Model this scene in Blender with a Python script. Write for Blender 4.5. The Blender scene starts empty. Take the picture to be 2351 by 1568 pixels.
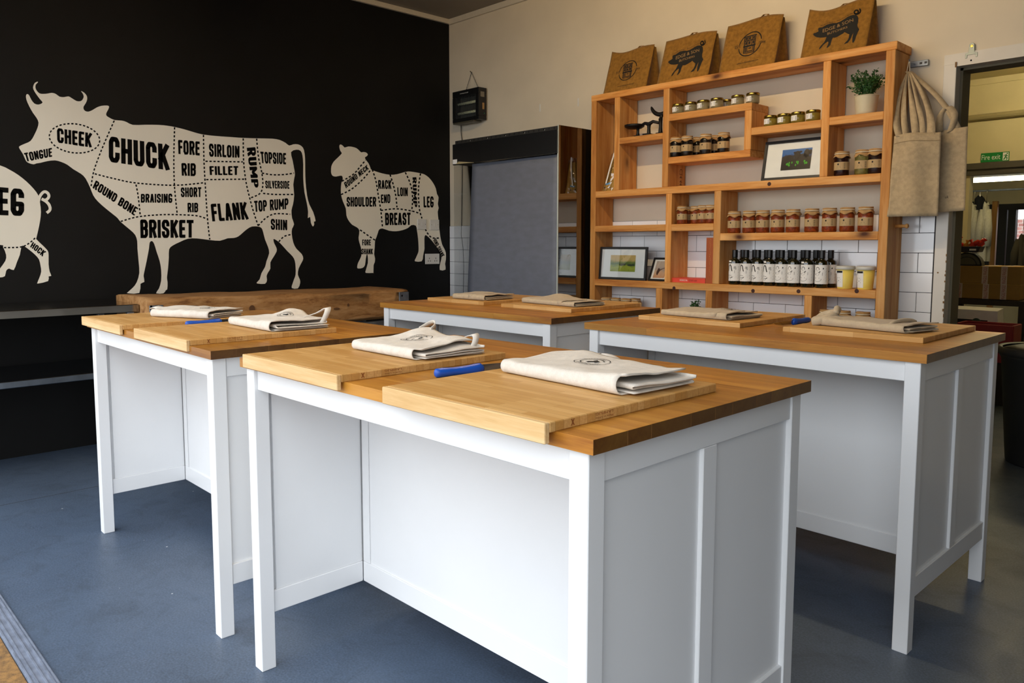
import bpy, bmesh, math, random
import numpy as np
from math import sin, cos, pi, radians as rad
from mathutils import Vector, Matrix, noise
from mathutils.geometry import tessellate_polygon

sc = bpy.context.scene
COL = sc.collection
random.seed(7)

# ------------------------------------------------------------------ camera
W, H = 2351.0, 1568.0
FPX = 1776.13
CX, CY = 1120.23, 721.46
PITCH, ROLL, YAW, CAMH = 0.090374, -0.001657, 0.821092, 1.21405
_F = Vector((0, cos(PITCH), -sin(PITCH))); _U = Vector((0, sin(PITCH), cos(PITCH))); _R = Vector((1, 0, 0))
_R2 = cos(ROLL) * _R + sin(ROLL) * _U; _U2 = -sin(ROLL) * _R + cos(ROLL) * _U
_rz = Matrix.Rotation(YAW, 3, 'Z')
CF, CU, CR = _rz @ _F, _rz @ _U2, _rz @ _R2
CAM = Vector((0, 0, CAMH))
cd = bpy.data.cameras.new('camera'); cam = bpy.data.objects.new('camera', cd); COL.objects.link(cam)
cd.sensor_width = 36.0; cd.sensor_fit = 'HORIZONTAL'
cd.lens = FPX * 36.0 / W
cd.shift_x = (W / 2 - CX) / W; cd.shift_y = (CY - H / 2) / W
cd.clip_start = 0.02; cd.clip_end = 200
mw = Matrix.Identity(4)
for i in range(3):
    mw[i][0], mw[i][1], mw[i][2], mw[i][3] = CR[i], CU[i], -CF[i], CAM[i]
cam.matrix_world = mw
sc.camera = cam

def ray(u, v): return CF + CR * ((u - CX) / FPX) - CU * ((v - CY) / FPX)
def at(u, v, ax, val):
    """the point of the room's plane (axis ax = val) that was measured at a spot of the photograph"""
    d = ray(u, v); t = (val - CAM[ax]) / d[ax]; return CAM + d * t
def aX(u, v, x): return at(u, v, 0, x)
def aY(u, v, y): return at(u, v, 1, y)
def aZ(u, v, z): return at(u, v, 2, z)

# ------------------------------------------------------------------ sky, daylight, exposure
wd = bpy.data.worlds.new('overcast_sky'); sc.world = wd; wd.use_nodes = True
bg = wd.node_tree.nodes['Background']; bg.inputs[0].default_value = (0.93, 0.965, 1.0, 1); bg.inputs[1].default_value = 3.1
pl = bpy.data.lights.new('daylight_portal', 'AREA'); pl.shape = 'RECTANGLE'; pl.size = 5.3; pl.size_y = 2.6
pl.cycles.is_portal = True
po = bpy.data.objects.new('daylight_portal', pl); COL.objects.link(po)
po.location = (-2.1, 0.41, 1.3); po.rotation_euler = (rad(90), 0, 0)
vs = sc.view_settings
vs.view_transform = 'Standard'; vs.look = 'None'; vs.exposure = 0.0; vs.gamma = 1.0; vs.use_curve_mapping = False
sc.cycles.use_denoising = True
sc.cycles.max_bounces = 8; sc.cycles.diffuse_bounces = 5; sc.cycles.glossy_bounces = 4; sc.cycles.transmission_bounces = 6
sc.cycles.sample_clamp_indirect = 6.0

# ------------------------------------------------------------------ mesh helpers
class MB:
    def __init__(s): s.v = []; s.f = []
    def add(s, vs, fs):
        o = len(s.v); s.v += [tuple(p) for p in vs]; s.f += [tuple(i + o for i in f) for f in fs]; return s
    def box(s, x0, x1, y0, y1, z0, z1):
        return s.add([(x0,y0,z0),(x1,y0,z0),(x1,y1,z0),(x0,y1,z0),(x0,y0,z1),(x1,y0,z1),(x1,y1,z1),(x0,y1,z1)],
                     [(0,3,2,1),(4,5,6,7),(0,1,5,4),(1,2,6,5),(2,3,7,6),(3,0,4,7)])
    def grid(s, fn, nu, nv, cu=False, cv=False):
        vs = [fn(i / (nu if cu else nu - 1), j / (nv if cv else nv - 1)) for j in range(nv) for i in range(nu)]
        fs = []
        for j in range(nv if cv else nv - 1):
            for i in range(nu if cu else nu - 1):
                a = j * nu + i; b = j * nu + (i + 1) % nu; c = ((j + 1) % nv) * nu + (i + 1) % nu; d = ((j + 1) % nv) * nu + i
                fs.append((a, b, c, d))
        return s.add(vs, fs)
    def lathe(s, prof, n=24, c=(0, 0, 0), caps=True, fx=1, fy=1):
        vs = []; fs = []
        for r, z in prof:
            for k in range(n):
                a = 2 * pi * k / n; vs.append((c[0] + r * cos(a) * fx, c[1] + r * sin(a) * fy, c[2] + z))
        m = len(prof)
        for j in range(m - 1):
            for k in range(n):
                fs.append((j*n+k, j*n+(k+1) % n, (j+1)*n+(k+1) % n, (j+1)*n+k))
        if caps:
            if prof[0][0] > 1e-5: fs.append(tuple(reversed(range(n))))
            if prof[-1][0] > 1e-5: fs.append(tuple(range((m-1)*n, m*n)))
        return s.add(vs, fs)
    def tube(s, path, r, n=8, caps=True):
        P = [Vector(p) for p in path]; vs = []; fs = []
        up = Vector((0, 0, 1))
        for i, p in enumerate(P):
            t = (P[min(i+1, len(P)-1)] - P[max(i-1, 0)]).normalized()
            ref = up if abs(t.z) < .9 else Vector((1, 0, 0))
            a = t.cross(ref).normalized(); b = a.cross(t)
            rr = r[i] if isinstance(r, (list, tuple)) else r
            for k in range(n):
                q = 2 * pi * k / n; vs.append(p + a * (rr * cos(q)) + b * (rr * sin(q)))
        for j in range(len(P) - 1):
            for k in range(n): fs.append((j*n+k, j*n+(k+1) % n, (j+1)*n+(k+1) % n, (j+1)*n+k))
        if caps: fs += [tuple(reversed(range(n))), tuple(range((len(P)-1)*n, len(P)*n))]
        return s.add(vs, fs)
    def ribbon(s, path, wid):
        """a flat strap along a path; wid is one vector or one per point"""
        P = [Vector(p) for p in path]; vs = []
        for i, p in enumerate(P):
            w = Vector(wid[i] if isinstance(wid[0], (list, tuple, Vector)) else wid)
            vs += [p - w * .5, p + w * .5]
        return s.add(vs, [(2*i, 2*i+1, 2*i+3, 2*i+2) for i in range(len(P)-1)])
    def poly(s, pts):
        if len(pts) <= 8: return s.add(pts, [tuple(range(len(pts)))])
        return s.add(pts, [tuple(t) for t in tessellate_polygon([[Vector(p) for p in pts]])])
    def prism(s, pts2, fn, h0, h1):
        """outline pts2 swept between two offsets: fn(x, y, h) gives the point"""
        n = len(pts2); a = [fn(x, y, h0) for x, y in pts2]; b = [fn(x, y, h1) for x, y in pts2]
        return s.add(a + b, [tuple(reversed(range(n))), tuple(range(n, 2*n))] + [(i, (i+1) % n, n + (i+1) % n, n + i) for i in range(n)])

def mesh_of(name, mb, bevel=0, seg=2, smooth=False, fixn=True):
    me = bpy.data.meshes.new(name)
    bm = bmesh.new()
    V = [bm.verts.new(p) for p in mb.v]
    for f in mb.f:
        try: bm.faces.new([V[i] for i in f])
        except ValueError: pass
    if fixn: bmesh.ops.recalc_face_normals(bm, faces=bm.faces)
    if bevel: bmesh.ops.bevel(bm, geom=list(bm.edges), offset=bevel, segments=seg, profile=.7, affect='EDGES', clamp_overlap=True)
    bm.to_mesh(me); bm.free()
    if smooth:
        for p in me.polygons: p.use_smooth = True
    return me

def setp(o, label=None, cat=None, group=None, kind=None):
    if label: o['label'] = label
    if cat: o['category'] = cat
    if group: o['group'] = group
    if kind: o['kind'] = kind
    return o

def obj(name, mb, mat, parent=None, loc=(0, 0, 0), rot=(0, 0, 0), bevel=0, seg=2, smooth=False, solid=0, sub=0, fixn=True, **kw):
    me = mb if isinstance(mb, bpy.types.Mesh) else mesh_of(name, mb, bevel, seg, smooth, fixn)
    if not me.materials: me.materials.append(mat)
    o = bpy.data.objects.new(name, me); COL.objects.link(o)
    o.location = loc; o.rotation_euler = rot
    if parent: o.parent = parent
    if solid:
        m = o.modifiers.new('thickness', 'SOLIDIFY'); m.thickness = solid; m.offset = 0
    if sub:
        m = o.modifiers.new('smooth', 'SUBSURF'); m.levels = sub; m.render_levels = sub
    return setp(o, **kw)

def bx(name, x0, x1, y0, y1, z0, z1, mat, parent=None, bevel=.0015, seg=1, **kw):
    """a board or block with its own centre as origin"""
    c = ((x0+x1)/2, (y0+y1)/2, (z0+z1)/2); a, b, d = (x1-x0)/2, (y1-y0)/2, (z1-z0)/2
    return obj(name, MB().box(-a, a, -b, b, -d, d), mat, parent, c, bevel=bevel, seg=seg, **kw)

def thing(name, label, cat, loc=(0, 0, 0), rz=0, group=None):
    o = bpy.data.objects.new(name, None); COL.objects.link(o); o.empty_display_size = .1
    o.location = loc; o.rotation_euler = (0, 0, rz)
    return setp(o, label, cat, group)

def dup(root, loc, rz=0, label=None, group=None):
    def cp(o, par):
        c = o.copy(); COL.objects.link(c); c.parent = par
        for ch in kids.get(o.name, []): cp(ch, c)
        return c
    kids = {}
    for o in bpy.data.objects:
        if o.parent: kids.setdefault(o.parent.name, []).append(o)
    r = cp(root, None); r.location = loc; r.rotation_euler = (0, 0, rz)
    if label: r['label'] = label
    if group: r['group'] = group
    return r

# ------------------------------------------------------------------ materials
def lin(h):
    c = [int(h[i:i+2], 16) / 255 for i in (0, 2, 4)]
    return tuple(((x + .055) / 1.055) ** 2.4 if x > .04045 else x / 12.92 for x in c) + (1,)
class NT:
    def __init__(s, name):
        s.m = bpy.data.materials.new(name); s.m.use_nodes = True; s.t = s.m.node_tree
        s.b = s.t.nodes['Principled BSDF']
    def n(s, ty, **kw):
        x = s.t.nodes.new(ty)
        for k, v in kw.items():
            if hasattr(x, k): setattr(x, k, v)
            else: x.inputs[k.replace('_', ' ')].default_value = v
        return x
    def l(s, a, b): s.t.links.new(a, b)
    def ramp(s, fac, stops, interp='LINEAR'):
        r = s.n('ShaderNodeValToRGB'); r.color_ramp.interpolation = interp
        e = r.color_ramp.elements
        while len(e) < len(stops): e.new(.5)
        for i, (p, c) in enumerate(stops): e[i].position = p; e[i].color = c if len(c) == 4 else tuple(c) + (1,)
        s.l(fac, r.inputs[0]); return r.outputs[0]
    def mix(s, f, a, b, mode='MIX'):
        x = s.n('ShaderNodeMix', data_type='RGBA', blend_type=mode)
        for i, v in ((0, f), (6, a), (7, b)):
            if hasattr(v, 'default_value') or hasattr(v, 'is_linked'): s.l(v, x.inputs[i])
            else: x.inputs[i].default_value = v
        return x.outputs[2]
    def coords(s, rnd=20.0, scale=(1, 1, 1), src='Object'):
        tc = s.n('ShaderNodeTexCoord'); oi = s.n('ShaderNodeObjectInfo')
        ml = s.n('ShaderNodeMath', operation='MULTIPLY'); ml.inputs[1].default_value = rnd; s.l(oi.outputs['Random'], ml.inputs[0])
        ad = s.n('ShaderNodeVectorMath', operation='ADD'); s.l(tc.outputs[src], ad.inputs[0]); s.l(ml.outputs[0], ad.inputs[1])
        mp = s.n('ShaderNodeMapping'); mp.inputs['Scale'].default_value = scale; s.l(ad.outputs[0], mp.inputs[0])
        s.rand = oi.outputs['Random']; return mp.outputs[0]
    def bump(s, h, strength=.2, dist=.002):
        b = s.n('ShaderNodeBump'); b.inputs['Strength'].default_value = strength; b.inputs['Distance'].default_value = dist
        s.l(h, b.inputs['Height']); s.l(b.outputs[0], s.b.inputs['Normal'])

def plain(name, col, rough=.5, metal=0, spec=.5, noise_amt=0, nscale=30, coat=0, bump=0):
    t = NT(name); c = lin(col) if isinstance(col, str) else col
    t.b.inputs['Roughness'].default_value = rough; t.b.inputs['Metallic'].default_value = metal
    t.b.inputs['Specular IOR Level'].default_value = spec; t.b.inputs['Coat Weight'].default_value = coat
    v = t.coords(5.0)
    nz = t.n('ShaderNodeTexNoise', Scale=nscale, Detail=4.0); t.l(v, nz.inputs['Vector'])
    a = noise_amt if noise_amt else .03
    lo = tuple(x * (1 - a) for x in c[:3]) + (1,); hi = tuple(min(1, x * (1 + a)) for x in c[:3]) + (1,)
    t.l(t.ramp(nz.outputs['Fac'], [(.3, lo), (.7, hi)]), t.b.inputs['Base Color'])
    if bump: t.bump(nz.outputs['Fac'], bump)
    return t.m

def wood(name, dark, mid, light, axis=0, rough=.5, freq=1.0, knots=0, vary=.25, spec=.4, long=.06, endgrain=0):
    """grain runs along the given axis of the piece"""
    t = NT(name)
    scl = [9 * freq, 9 * freq, 9 * freq]; scl[axis] = 9 * freq * long
    v = t.coords(31.0, scl)
    n1 = t.n('ShaderNodeTexNoise', Scale=2.2, Detail=6.0, Roughness=.62, Distortion=.6); t.l(v, n1.inputs['Vector'])
    n2 = t.n('ShaderNodeTexNoise', Scale=14.0, Detail=3.0, Roughness=.7); t.l(v, n2.inputs['Vector'])
    mm = t.n('ShaderNodeMath', operation='MULTIPLY_ADD'); t.l(n2.outputs['Fac'], mm.inputs[0]); mm.inputs[1].default_value = .35; t.l(n1.outputs['Fac'], mm.inputs[2])
    col = t.ramp(mm.outputs[0], [(.45, lin(dark)), (.64, lin(mid)), (.88, lin(light))])
    rv = t.ramp(t.rand, [(0, (1 - vary,) * 3), (1, (1 + vary * .5,) * 3)])
    col = t.mix(1.0, col, rv, 'MULTIPLY')
    if knots:
        s2 = [5.0, 5.0, 5.0]; s2[axis] = 2.6
        v2 = t.coords(17.0, s2)
        nn = t.n('ShaderNodeTexNoise', Scale=3.0); t.l(v2, nn.inputs['Vector'])
        vm = t.n('ShaderNodeMix', data_type='RGBA'); vm.inputs[0].default_value = .08; t.l(v2, vm.inputs[6]); t.l(nn.outputs['Color'], vm.inputs[7])
        vo = t.n('ShaderNodeTexVoronoi', Scale=1.0); t.l(vm.outputs[2], vo.inputs['Vector'])
        kk = t.ramp(vo.outputs['Distance'], [(.03, (1, 1, 1)), (.06 + .03 * knots, (.35,) * 3), (.13 + .06 * knots, (0, 0, 0))])
        col = t.mix(kk, col, lin('4a2208'))
    if endgrain:   # the sawn ends of the staves soak up oil and stay darker
        tc = t.n('ShaderNodeTexCoord'); sx = t.n('ShaderNodeSeparateXYZ'); t.l(tc.outputs['Normal'], sx.inputs[0])
        ab = t.n('ShaderNodeMath', operation='ABSOLUTE'); t.l(sx.outputs[axis], ab.inputs[0])
        col = t.mix(t.ramp(ab.outputs[0], [(.6, (0, 0, 0)), (.8, (endgrain,) * 3)]), col, lin('351c08'))
    t.l(col, t.b.inputs['Base Color'])
    t.b.inputs['Roughness'].default_value = rough; t.b.inputs['Specular IOR Level'].default_value = spec
    t.bump(mm.outputs[0], .12, .001)
    return t.m

def glass(name, col=(1, 1, 1, 1), rough=.02):
    t = NT(name); t.b.inputs['Base Color'].default_value = col; t.b.inputs['Roughness'].default_value = rough
    t.b.inputs['Transmission Weight'].default_value = 1.0; t.b.inputs['IOR'].default_value = 1.45
    return t.m
def pane(name, tint, refl=.5):
    """a thin clear sheet: mostly see-through, mirror-like at a slant"""
    t = NT(name); out = t.t.nodes['Material Output']
    tr = t.n('ShaderNodeBsdfTransparent'); tr.inputs[0].default_value = tint
    gl = t.n('ShaderNodeBsdfGlossy'); gl.inputs['Roughness'].default_value = .015
    fr = t.n('ShaderNodeFresnel'); fr.inputs[0].default_value = 1.5
    mu = t.n('ShaderNodeMath', operation='MULTIPLY_ADD'); t.l(fr.outputs[0], mu.inputs[0]); mu.inputs[1].default_value = 1.0; mu.inputs[2].default_value = refl
    mx = t.n('ShaderNodeMixShader'); t.l(mu.outputs[0], mx.inputs[0]); t.l(tr.outputs[0], mx.inputs[1]); t.l(gl.outputs[0], mx.inputs[2])
    t.l(mx.outputs[0], out.inputs[0]); return t.m
def emit(name, col, s):
    t = NT(name); t.b.inputs['Base Color'].default_value = (.8, .8, .8, 1)
    t.b.inputs['Emission Color'].default_value = col; t.b.inputs['Emission Strength'].default_value = s; return t.m
def cloth(name, col, scale=900, vary=.1, rough=.9):
    t = NT(name); v = t.coords(9.0)
    w1 = t.n('ShaderNodeTexWave', Scale=scale / 6.28, bands_direction='X'); w2 = t.n('ShaderNodeTexWave', Scale=scale / 6.28, bands_direction='Y')
    nz = t.n('ShaderNodeTexNoise', Scale=55.0, Detail=5.0); nb = t.n('ShaderNodeTexNoise', Scale=420.0, Detail=2.0)
    for x in (w1, w2, nz, nb): t.l(v, x.inputs['Vector'])
    c = lin(col); lo = tuple(x * (1 - vary * 1.6) for x in c[:3]) + (1,); hi = tuple(min(1, x * (1 + vary)) for x in c[:3]) + (1,)
    mm = t.n('ShaderNodeMath', operation='MULTIPLY_ADD'); t.l(nb.outputs['Fac'], mm.inputs[0]); mm.inputs[1].default_value = .6; t.l(nz.outputs['Fac'], mm.inputs[2])
    t.l(t.ramp(mm.outputs[0], [(.55, lo), (1.0, hi)]), t.b.inputs['Base Color'])
    t.b.inputs['Roughness'].default_value = rough; t.b.inputs['Specular IOR Level'].default_value = .15
    t.b.inputs['Sheen Weight'].default_value = .15
    t.bump(nb.outputs['Fac'], .35, .0008); return t.m

def floor_mat():
    t = NT('painted_concrete'); v = t.coords(0)
    n1 = t.n('ShaderNodeTexNoise', Scale=1.3, Detail=6.0, Roughness=.6); n2 = t.n('ShaderNodeTexNoise', Scale=160.0, Detail=2.0)
    n3 = t.n('ShaderNodeTexNoise', Scale=6.0, Detail=8.0, Roughness=.7, Distortion=.8)
    vo = t.n('ShaderNodeTexVoronoi', Scale=6.5); vo.inputs['Randomness'].default_value = 1
    for x in (n1, n2, n3, vo): t.l(v, x.inputs['Vector'])
    c = t.ramp(n1.outputs['Fac'], [(.3, lin('3c4858')), (.7, lin('4d5c70'))])
    c = t.mix(t.ramp(n2.outputs['Fac'], [(.35, (0, 0, 0)), (.75, (.5,) * 3)]), c, lin('687a94'))
    c = t.mix(t.ramp(n3.outputs['Fac'], [(.50, (0, 0, 0)), (.72, (.35,) * 3)]), c, lin('2c323a'))
    c = t.mix(t.ramp(vo.outputs['Distance'], [(.018, (1, 1, 1)), (.030, (0, 0, 0))], 'LINEAR'), c, lin('c9ccd0'))
    t.l(c, t.b.inputs['Base Color'])
    t.l(t.ramp(n3.outputs['Fac'], [(.3, (.36,) * 3), (.7, (.5,) * 3)]), t.b.inputs['Roughness'])
    t.b.inputs['Specular IOR Level'].default_value = .5
    t.bump(n2.outputs['Fac'], .1, .001); return t.m

def wall_mat(name, col, amt=.05, rough=.7, scale=3.0, bump=.06):
    t = NT(name); v = t.coords(0); c = lin(col)
    n1 = t.n('ShaderNodeTexNoise', Scale=scale, Detail=6.0); n2 = t.n('ShaderNodeTexNoise', Scale=90.0, Detail=3.0)
    t.l(v, n1.inputs['Vector']); t.l(v, n2.inputs['Vector'])
    t.l(t.ramp(n1.outputs['Fac'], [(.3, tuple(x * (1 - amt) for x in c[:3])), (.7, tuple(x * (1 + amt) for x in c[:3]))]), t.b.inputs['Base Color'])
    t.b.inputs['Roughness'].default_value = rough; t.bump(n2.outputs['Fac'], bump, .002); return t.m

def bamboo(name):
    t = NT(name); v = t.coords(7.0)
    b = t.n('ShaderNodeTexBrick', Scale=1.0); b.offset = .37; b.inputs['Brick Width'].default_value = .22; b.inputs['Row Height'].default_value = .021; b.inputs['Mortar Size'].default_value = .0004; b.inputs['Bias'].default_value = 0
    t.l(v, b.inputs['Vector']); b.inputs['Color1'].default_value = lin('c0904e'); b.inputs['Color2'].default_value = lin('d8ae70'); b.inputs['Mortar'].default_value = lin('9a7038')
    mp = t.n('ShaderNodeMapping'); mp.inputs['Scale'].default_value = (3, 90, 90); t.l(v, mp.inputs[0])
    n1 = t.n('ShaderNodeTexNoise', Scale=2.0, Detail=5.0, Roughness=.65); t.l(mp.outputs[0], n1.inputs['Vector'])
    n2 = t.n('ShaderNodeTexNoise', Scale=7.0, Detail=4.0); t.l(v, n2.inputs['Vector'])
    c = t.mix(t.ramp(n1.outputs['Fac'], [(.3, (.0,) * 3), (.75, (.55,) * 3)]), b.outputs['Color'], lin('a87838'))
    c = t.mix(t.ramp(n2.outputs['Fac'], [(.5, (0, 0, 0)), (.75, (.35,) * 3)]), c, lin('a87636'))
    t.l(c, t.b.inputs['Base Color']); t.b.inputs['Roughness'].default_value = .5; t.b.inputs['Specular IOR Level'].default_value = .35
    t.bump(n1.outputs['Fac'], .08, .0006); return t.m
m_white = plain('white_paint', 'e6e8ea', .33, nscale=2, spec=.5)
m_oak = wood('oak_top', '8a5218', 'ac7226', 'c28a38', 0, .38, 1.0, 0, .28, .5, endgrain=.78)
m_bamboo = bamboo('bamboo_board')
m_pine_x = wood('pine_along', 'a8622a', 'd09048', 'e4b070', 0, .6, 1.0, 1.6, .22, .3)
m_pine_z = wood('pine_upright', 'a8622a', 'd09048', 'e4b070', 2, .6, 1.0, 1.6, .22, .3)
m_block = wood('block_maple', '6e4624', '9c7144', 'b58c5e', 1, .75, 1.3, .6, .05, .25, .2)
m_floor = floor_mat()
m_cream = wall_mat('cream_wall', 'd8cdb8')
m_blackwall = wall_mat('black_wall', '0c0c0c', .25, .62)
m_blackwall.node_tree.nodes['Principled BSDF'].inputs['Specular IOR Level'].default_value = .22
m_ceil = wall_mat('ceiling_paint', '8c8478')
m_trim = plain('trim_paint', 'd3cab8', .5)
m_decal = wall_mat('decal_white', 'ece6d6', .03, .6)
m_decalblack = plain('decal_black', '090807', .8, spec=.1)
m_tile = plain('white_tile', 'e9ebee', .12, spec=.6, nscale=1.5)
m_grout = plain('grout', '1a1a1c', .9)
m_steel = plain('steel', '9d978d', .14, 1.0, noise_amt=.06, nscale=8)
m_galv = plain('galvanised', '8d949c', .45, .9, noise_amt=.25, nscale=18)
m_blackpl = plain('black_plastic', '101112', .4)
m_blackmetal = plain('cast_iron', '0e0e10', .5, .3)
m_whitepl = plain('white_plastic', 'd9d8d4', .35)
m_jute = cloth('jute', '8c6428', 700, .18)
m_canvas = cloth('canvas', 'b9a482', 900, .1)
m_linen = cloth('linen', 'd6cfc4', 900, .07)
m_ink = plain('ink', '0d0c0b', .8)
m_inkbrown = plain('brown_ink', '8a4f1e', .8)
m_inkjute = plain('unprinted_jute', 'a08050', .9)
m_blue = plain('blue_plastic', '1450b4', .38, spec=.5)
m_blade = plain('knife_steel', 'b5b7ba', .22, 1.0)
m_glass = glass('jar_glass')
m_sheet = pane('clear_pane', (.985, .99, .985, 1), .0)
m_darksheet = pane('cabinet_pane', (.80, .86, .84, 1), .22)
m_wrap = pane('cellophane', (.97, .97, .97, 1), .10)
m_kraft = plain('kraft_paper', 'b08a58', .8, noise_amt=.12, nscale=60)
m_kraftlab = plain('kraft_label', 'b59a6e', .7, noise_amt=.05)
m_string = plain('string', 'e8dcc0', .8)
m_gold = plain('gold_lid', 'b09a4e', .25, 1.0)
m_paper = plain('paper', 'eceae6', .7)
m_frame = plain('black_frame', '121214', .4)
m_olive = plain('dark_bottle', '141608', .08, coat=1)
m_cap = plain('bottle_cap', '0b0b0d', .35)
m_blind = None

# ------------------------------------------------------------------ the room
XB, YB, ZC = -5.03, 4.25, 3.055
obj('floor', MB().box(-5.2, 3.1, .525, 13.0, -.12, 0), m_floor, kind='structure')
m_ground = wall_mat('paving', '5a5957', .15, .9, 6)
obj('ground', MB().box(-14, 12, -14, .46, -.16, -.015), m_ground, kind='structure')
wl = obj('wall_left', MB().box(XB - .15, XB, .2, YB + .15, -.1, ZC + .1), m_blackwall, kind='structure')
DX0, DX1, DZ = -1.25, -.35, 2.06
wb = obj('wall_back', MB().box(XB - .15, DX0 - .055, YB, YB + .15, -.1, ZC + .1).box(DX0 - .055, DX1 + .055, YB, YB + .15, DZ + .03, ZC + .1).box(DX1 + .055, 3.1, YB, YB + .15, -.1, ZC + .1), m_cream, kind='structure')
obj('wall_right', MB().box(3.0, 3.15, .2, YB + .15, -.1, ZC + .1), m_blackwall, kind='structure')
obj('wall_front', MB().box(XB - .15, -4.75, .2, .4, -.1, ZC + .1).box(-4.75, .55, .2, .4, 2.6, ZC + .1).box(.55, 3.15, .2, .4, -.1, ZC + .1), m_cream, kind='structure')
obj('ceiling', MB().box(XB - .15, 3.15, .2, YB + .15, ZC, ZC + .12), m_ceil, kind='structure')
obj('trim_1', MB().box(XB, XB + .022, .4, YB, 3.02, ZC), m_trim, kind='structure')
obj('trim_2', MB().box(XB + .022, 3.0, YB - .02, YB, 3.012, ZC), m_trim, kind='structure')
# metal threshold with its raised ribs, and the coir mat outside it
m_thr = plain('threshold_alloy', '7f889a', .5, .25, noise_amt=.25, nscale=25)
thr = obj('trim_3', MB().box(-4.75, .55, .46, .525, -.01, .004), m_thr, kind='structure')
for yy in (.466, .478, .497, .512, .520):
    obj('rib', MB().box(-4.75, .55, yy - .0022, yy + .0022, .004, .0075), m_thr, thr)
m_coir = cloth('coir', '8a6430', 300, .35)
obj('door_mat', MB().box(-3.9, -1.5, -.75, .458, -.015, .004), m_coir, bevel=.003, label='brown coir door mat at the metal threshold in the corner', cat='mat')
# seam in the floor covering
obj('seam', MB().box(-4.135, -4.131, .53, 4.2, 0, .0006), plain('seam_dark', '30343b', .8), bpy.data.objects['floor'])

# ---- white wall tiles, laid in half bond, each one its own piece
TP, TR = .1955, .0995
tile_top = 1.3655
obj('tile_bed', MB().box(XB + .001, DX0 - .056, YB - .004, YB, .44, tile_top), m_grout, wb)
full = mesh_of('tile', MB().box(-TP/2 + .0012, TP/2 - .0012, -.0075, 0, -TR/2 + .0012, TR/2 - .0012), .0012, 1)
full.materials.append(m_tile)
for r in range(9):
    zc = tile_top - TR * (r + .5)
    off = -3.1396 if r % 2 == 0 else -3.1396 + TP * .5
    k0 = math.ceil((XB - off) / TP) - 1
    k = k0
    while True:
        a = off + k * TP; b = a + TP; k += 1
        if a > DX0 - .06: break
        a2, b2 = max(a, XB + .002), min(b, DX0 - .06)
        if b2 - a2 < .012: continue
        if b2 - a2 > TP - 1e-4:
            obj('tile', full, m_tile, wb, ((a + b) / 2, YB - .002, zc))
        else:
            w = (b2 - a2) / 2
            obj('tile', MB().box(-w + .0012, w - .0012, -.0075, 0, -TR/2 + .0012, TR/2 - .0012), m_tile, wb, ((a2 + b2) / 2, YB - .002, zc), bevel=.0012, seg=1)

# ---- doorway frame
m_jamb = wall_mat('worn_gloss', 'd5d0c6', .06, .45, 5)
m_bare = plain('bare_timber', '7a5a34', .8, noise_amt=.2)
df = obj('door_1', MB().box(DX0 - .055, DX0, YB - .014, YB + .165, 0, DZ + .012).box(DX1, DX1 + .055, YB - .014, YB + .165, 0, DZ + .012), m_jamb, kind='structure', bevel=.002, seg=1)
obj('header', MB().box(DX0 - .055, DX1 + .055, YB - .01, YB + .165, DZ + .0, DZ + .06), m_jamb, df)
obj('door_stop', MB().box(DX0, DX0 + .012, YB + .05, YB + .165, 0, DZ).box(DX0, DX1, YB + .05, YB + .165, DZ - .012, DZ), plain('stop_grey', '6e6650', .7), df)
obj('worn_notch', MB().box(DX0 - .006, DX0 + .001, YB - .0155, YB - .0135, DZ - .005, DZ + .02), m_bare, df)
for k in range(14):   # chipped paint along the jamb's edge
    z = .72 + k * .033 + random.uniform(-.01, .01); h = random.uniform(.006, .018)
    obj('paint_chip', MB().box(DX0 - random.uniform(.002, .007), DX0 + .0006, YB - .0148, YB - .0136, z, z + h), m_bare, df)
obj('screw_plug', MB().tube([(DX0 - .035, YB - .0142, 1.07), (DX0 - .035, YB - .0155, 1.07)], .004, 8), m_bare, df)

# ---- the store beyond the doorway
m_store = wall_mat('store_wall', 'cfc39a', .08, .7)
SY = 9.0
obj('wall_store_left', MB().box(-3.05, -2.9, YB + .15, SY, -.1, 2.95), m_store, kind='structure')
obj('wall_store_right', MB().box(.6, .75, YB + .15, SY, -.1, 2.95), m_store, kind='structure')
obj('ceiling_store', MB().box(-3.05, .75, YB + .15, SY + .12, 2.85, 2.95), m_store, kind='structure')
lint = 1.90
obj('wall_store_back', MB().box(-3.05, -2.48, SY, SY + .12, -.1, 2.85).box(-2.48, -.9, SY, SY + .12, lint, 2.85).box(-.9, .75, SY, SY + .12, -.1, 2.85), m_store, kind='structure')
m_grey = plain('grey_paint', '4a463c', .5)
obj('trim_4', MB().box(-2.55, -.85, SY - .03, SY, lint, lint + .055).box(-2.55, -.85, SY - .05, SY, lint + .055, lint + .115), m_grey, kind='structure')
p0 = aY(2205, 275, SY); p1 = aY(2351, 262, SY)
obj('trim_5', MB().tube([(-2.88, SY - .03, p0.z), (.58, SY - .03, p0.z)], .03, 8), plain('pipe_paint', '9a8f6a', .5), kind='structure')
obj('trim_6', MB().box(-2.88, .58, SY - .012, SY, 2.79, 2.85), m_store, kind='structure')
LY = 12.5
obj('wall_lean_left', MB().box(-3.75, -3.6, SY + .12, LY, -.1, 2.3), m_store, kind='structure')
obj('wall_lean_right', MB().box(.3, .45, SY + .12, LY, -.1, 2.3), m_store, kind='structure')
obj('ceiling_lean', MB().box(-3.75, .45, SY + .12, LY + .15, 2.2, 2.3), m_store, kind='structure')
wa = aY(2309, 477, LY); wz = aY(2351, 606, LY).z
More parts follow.
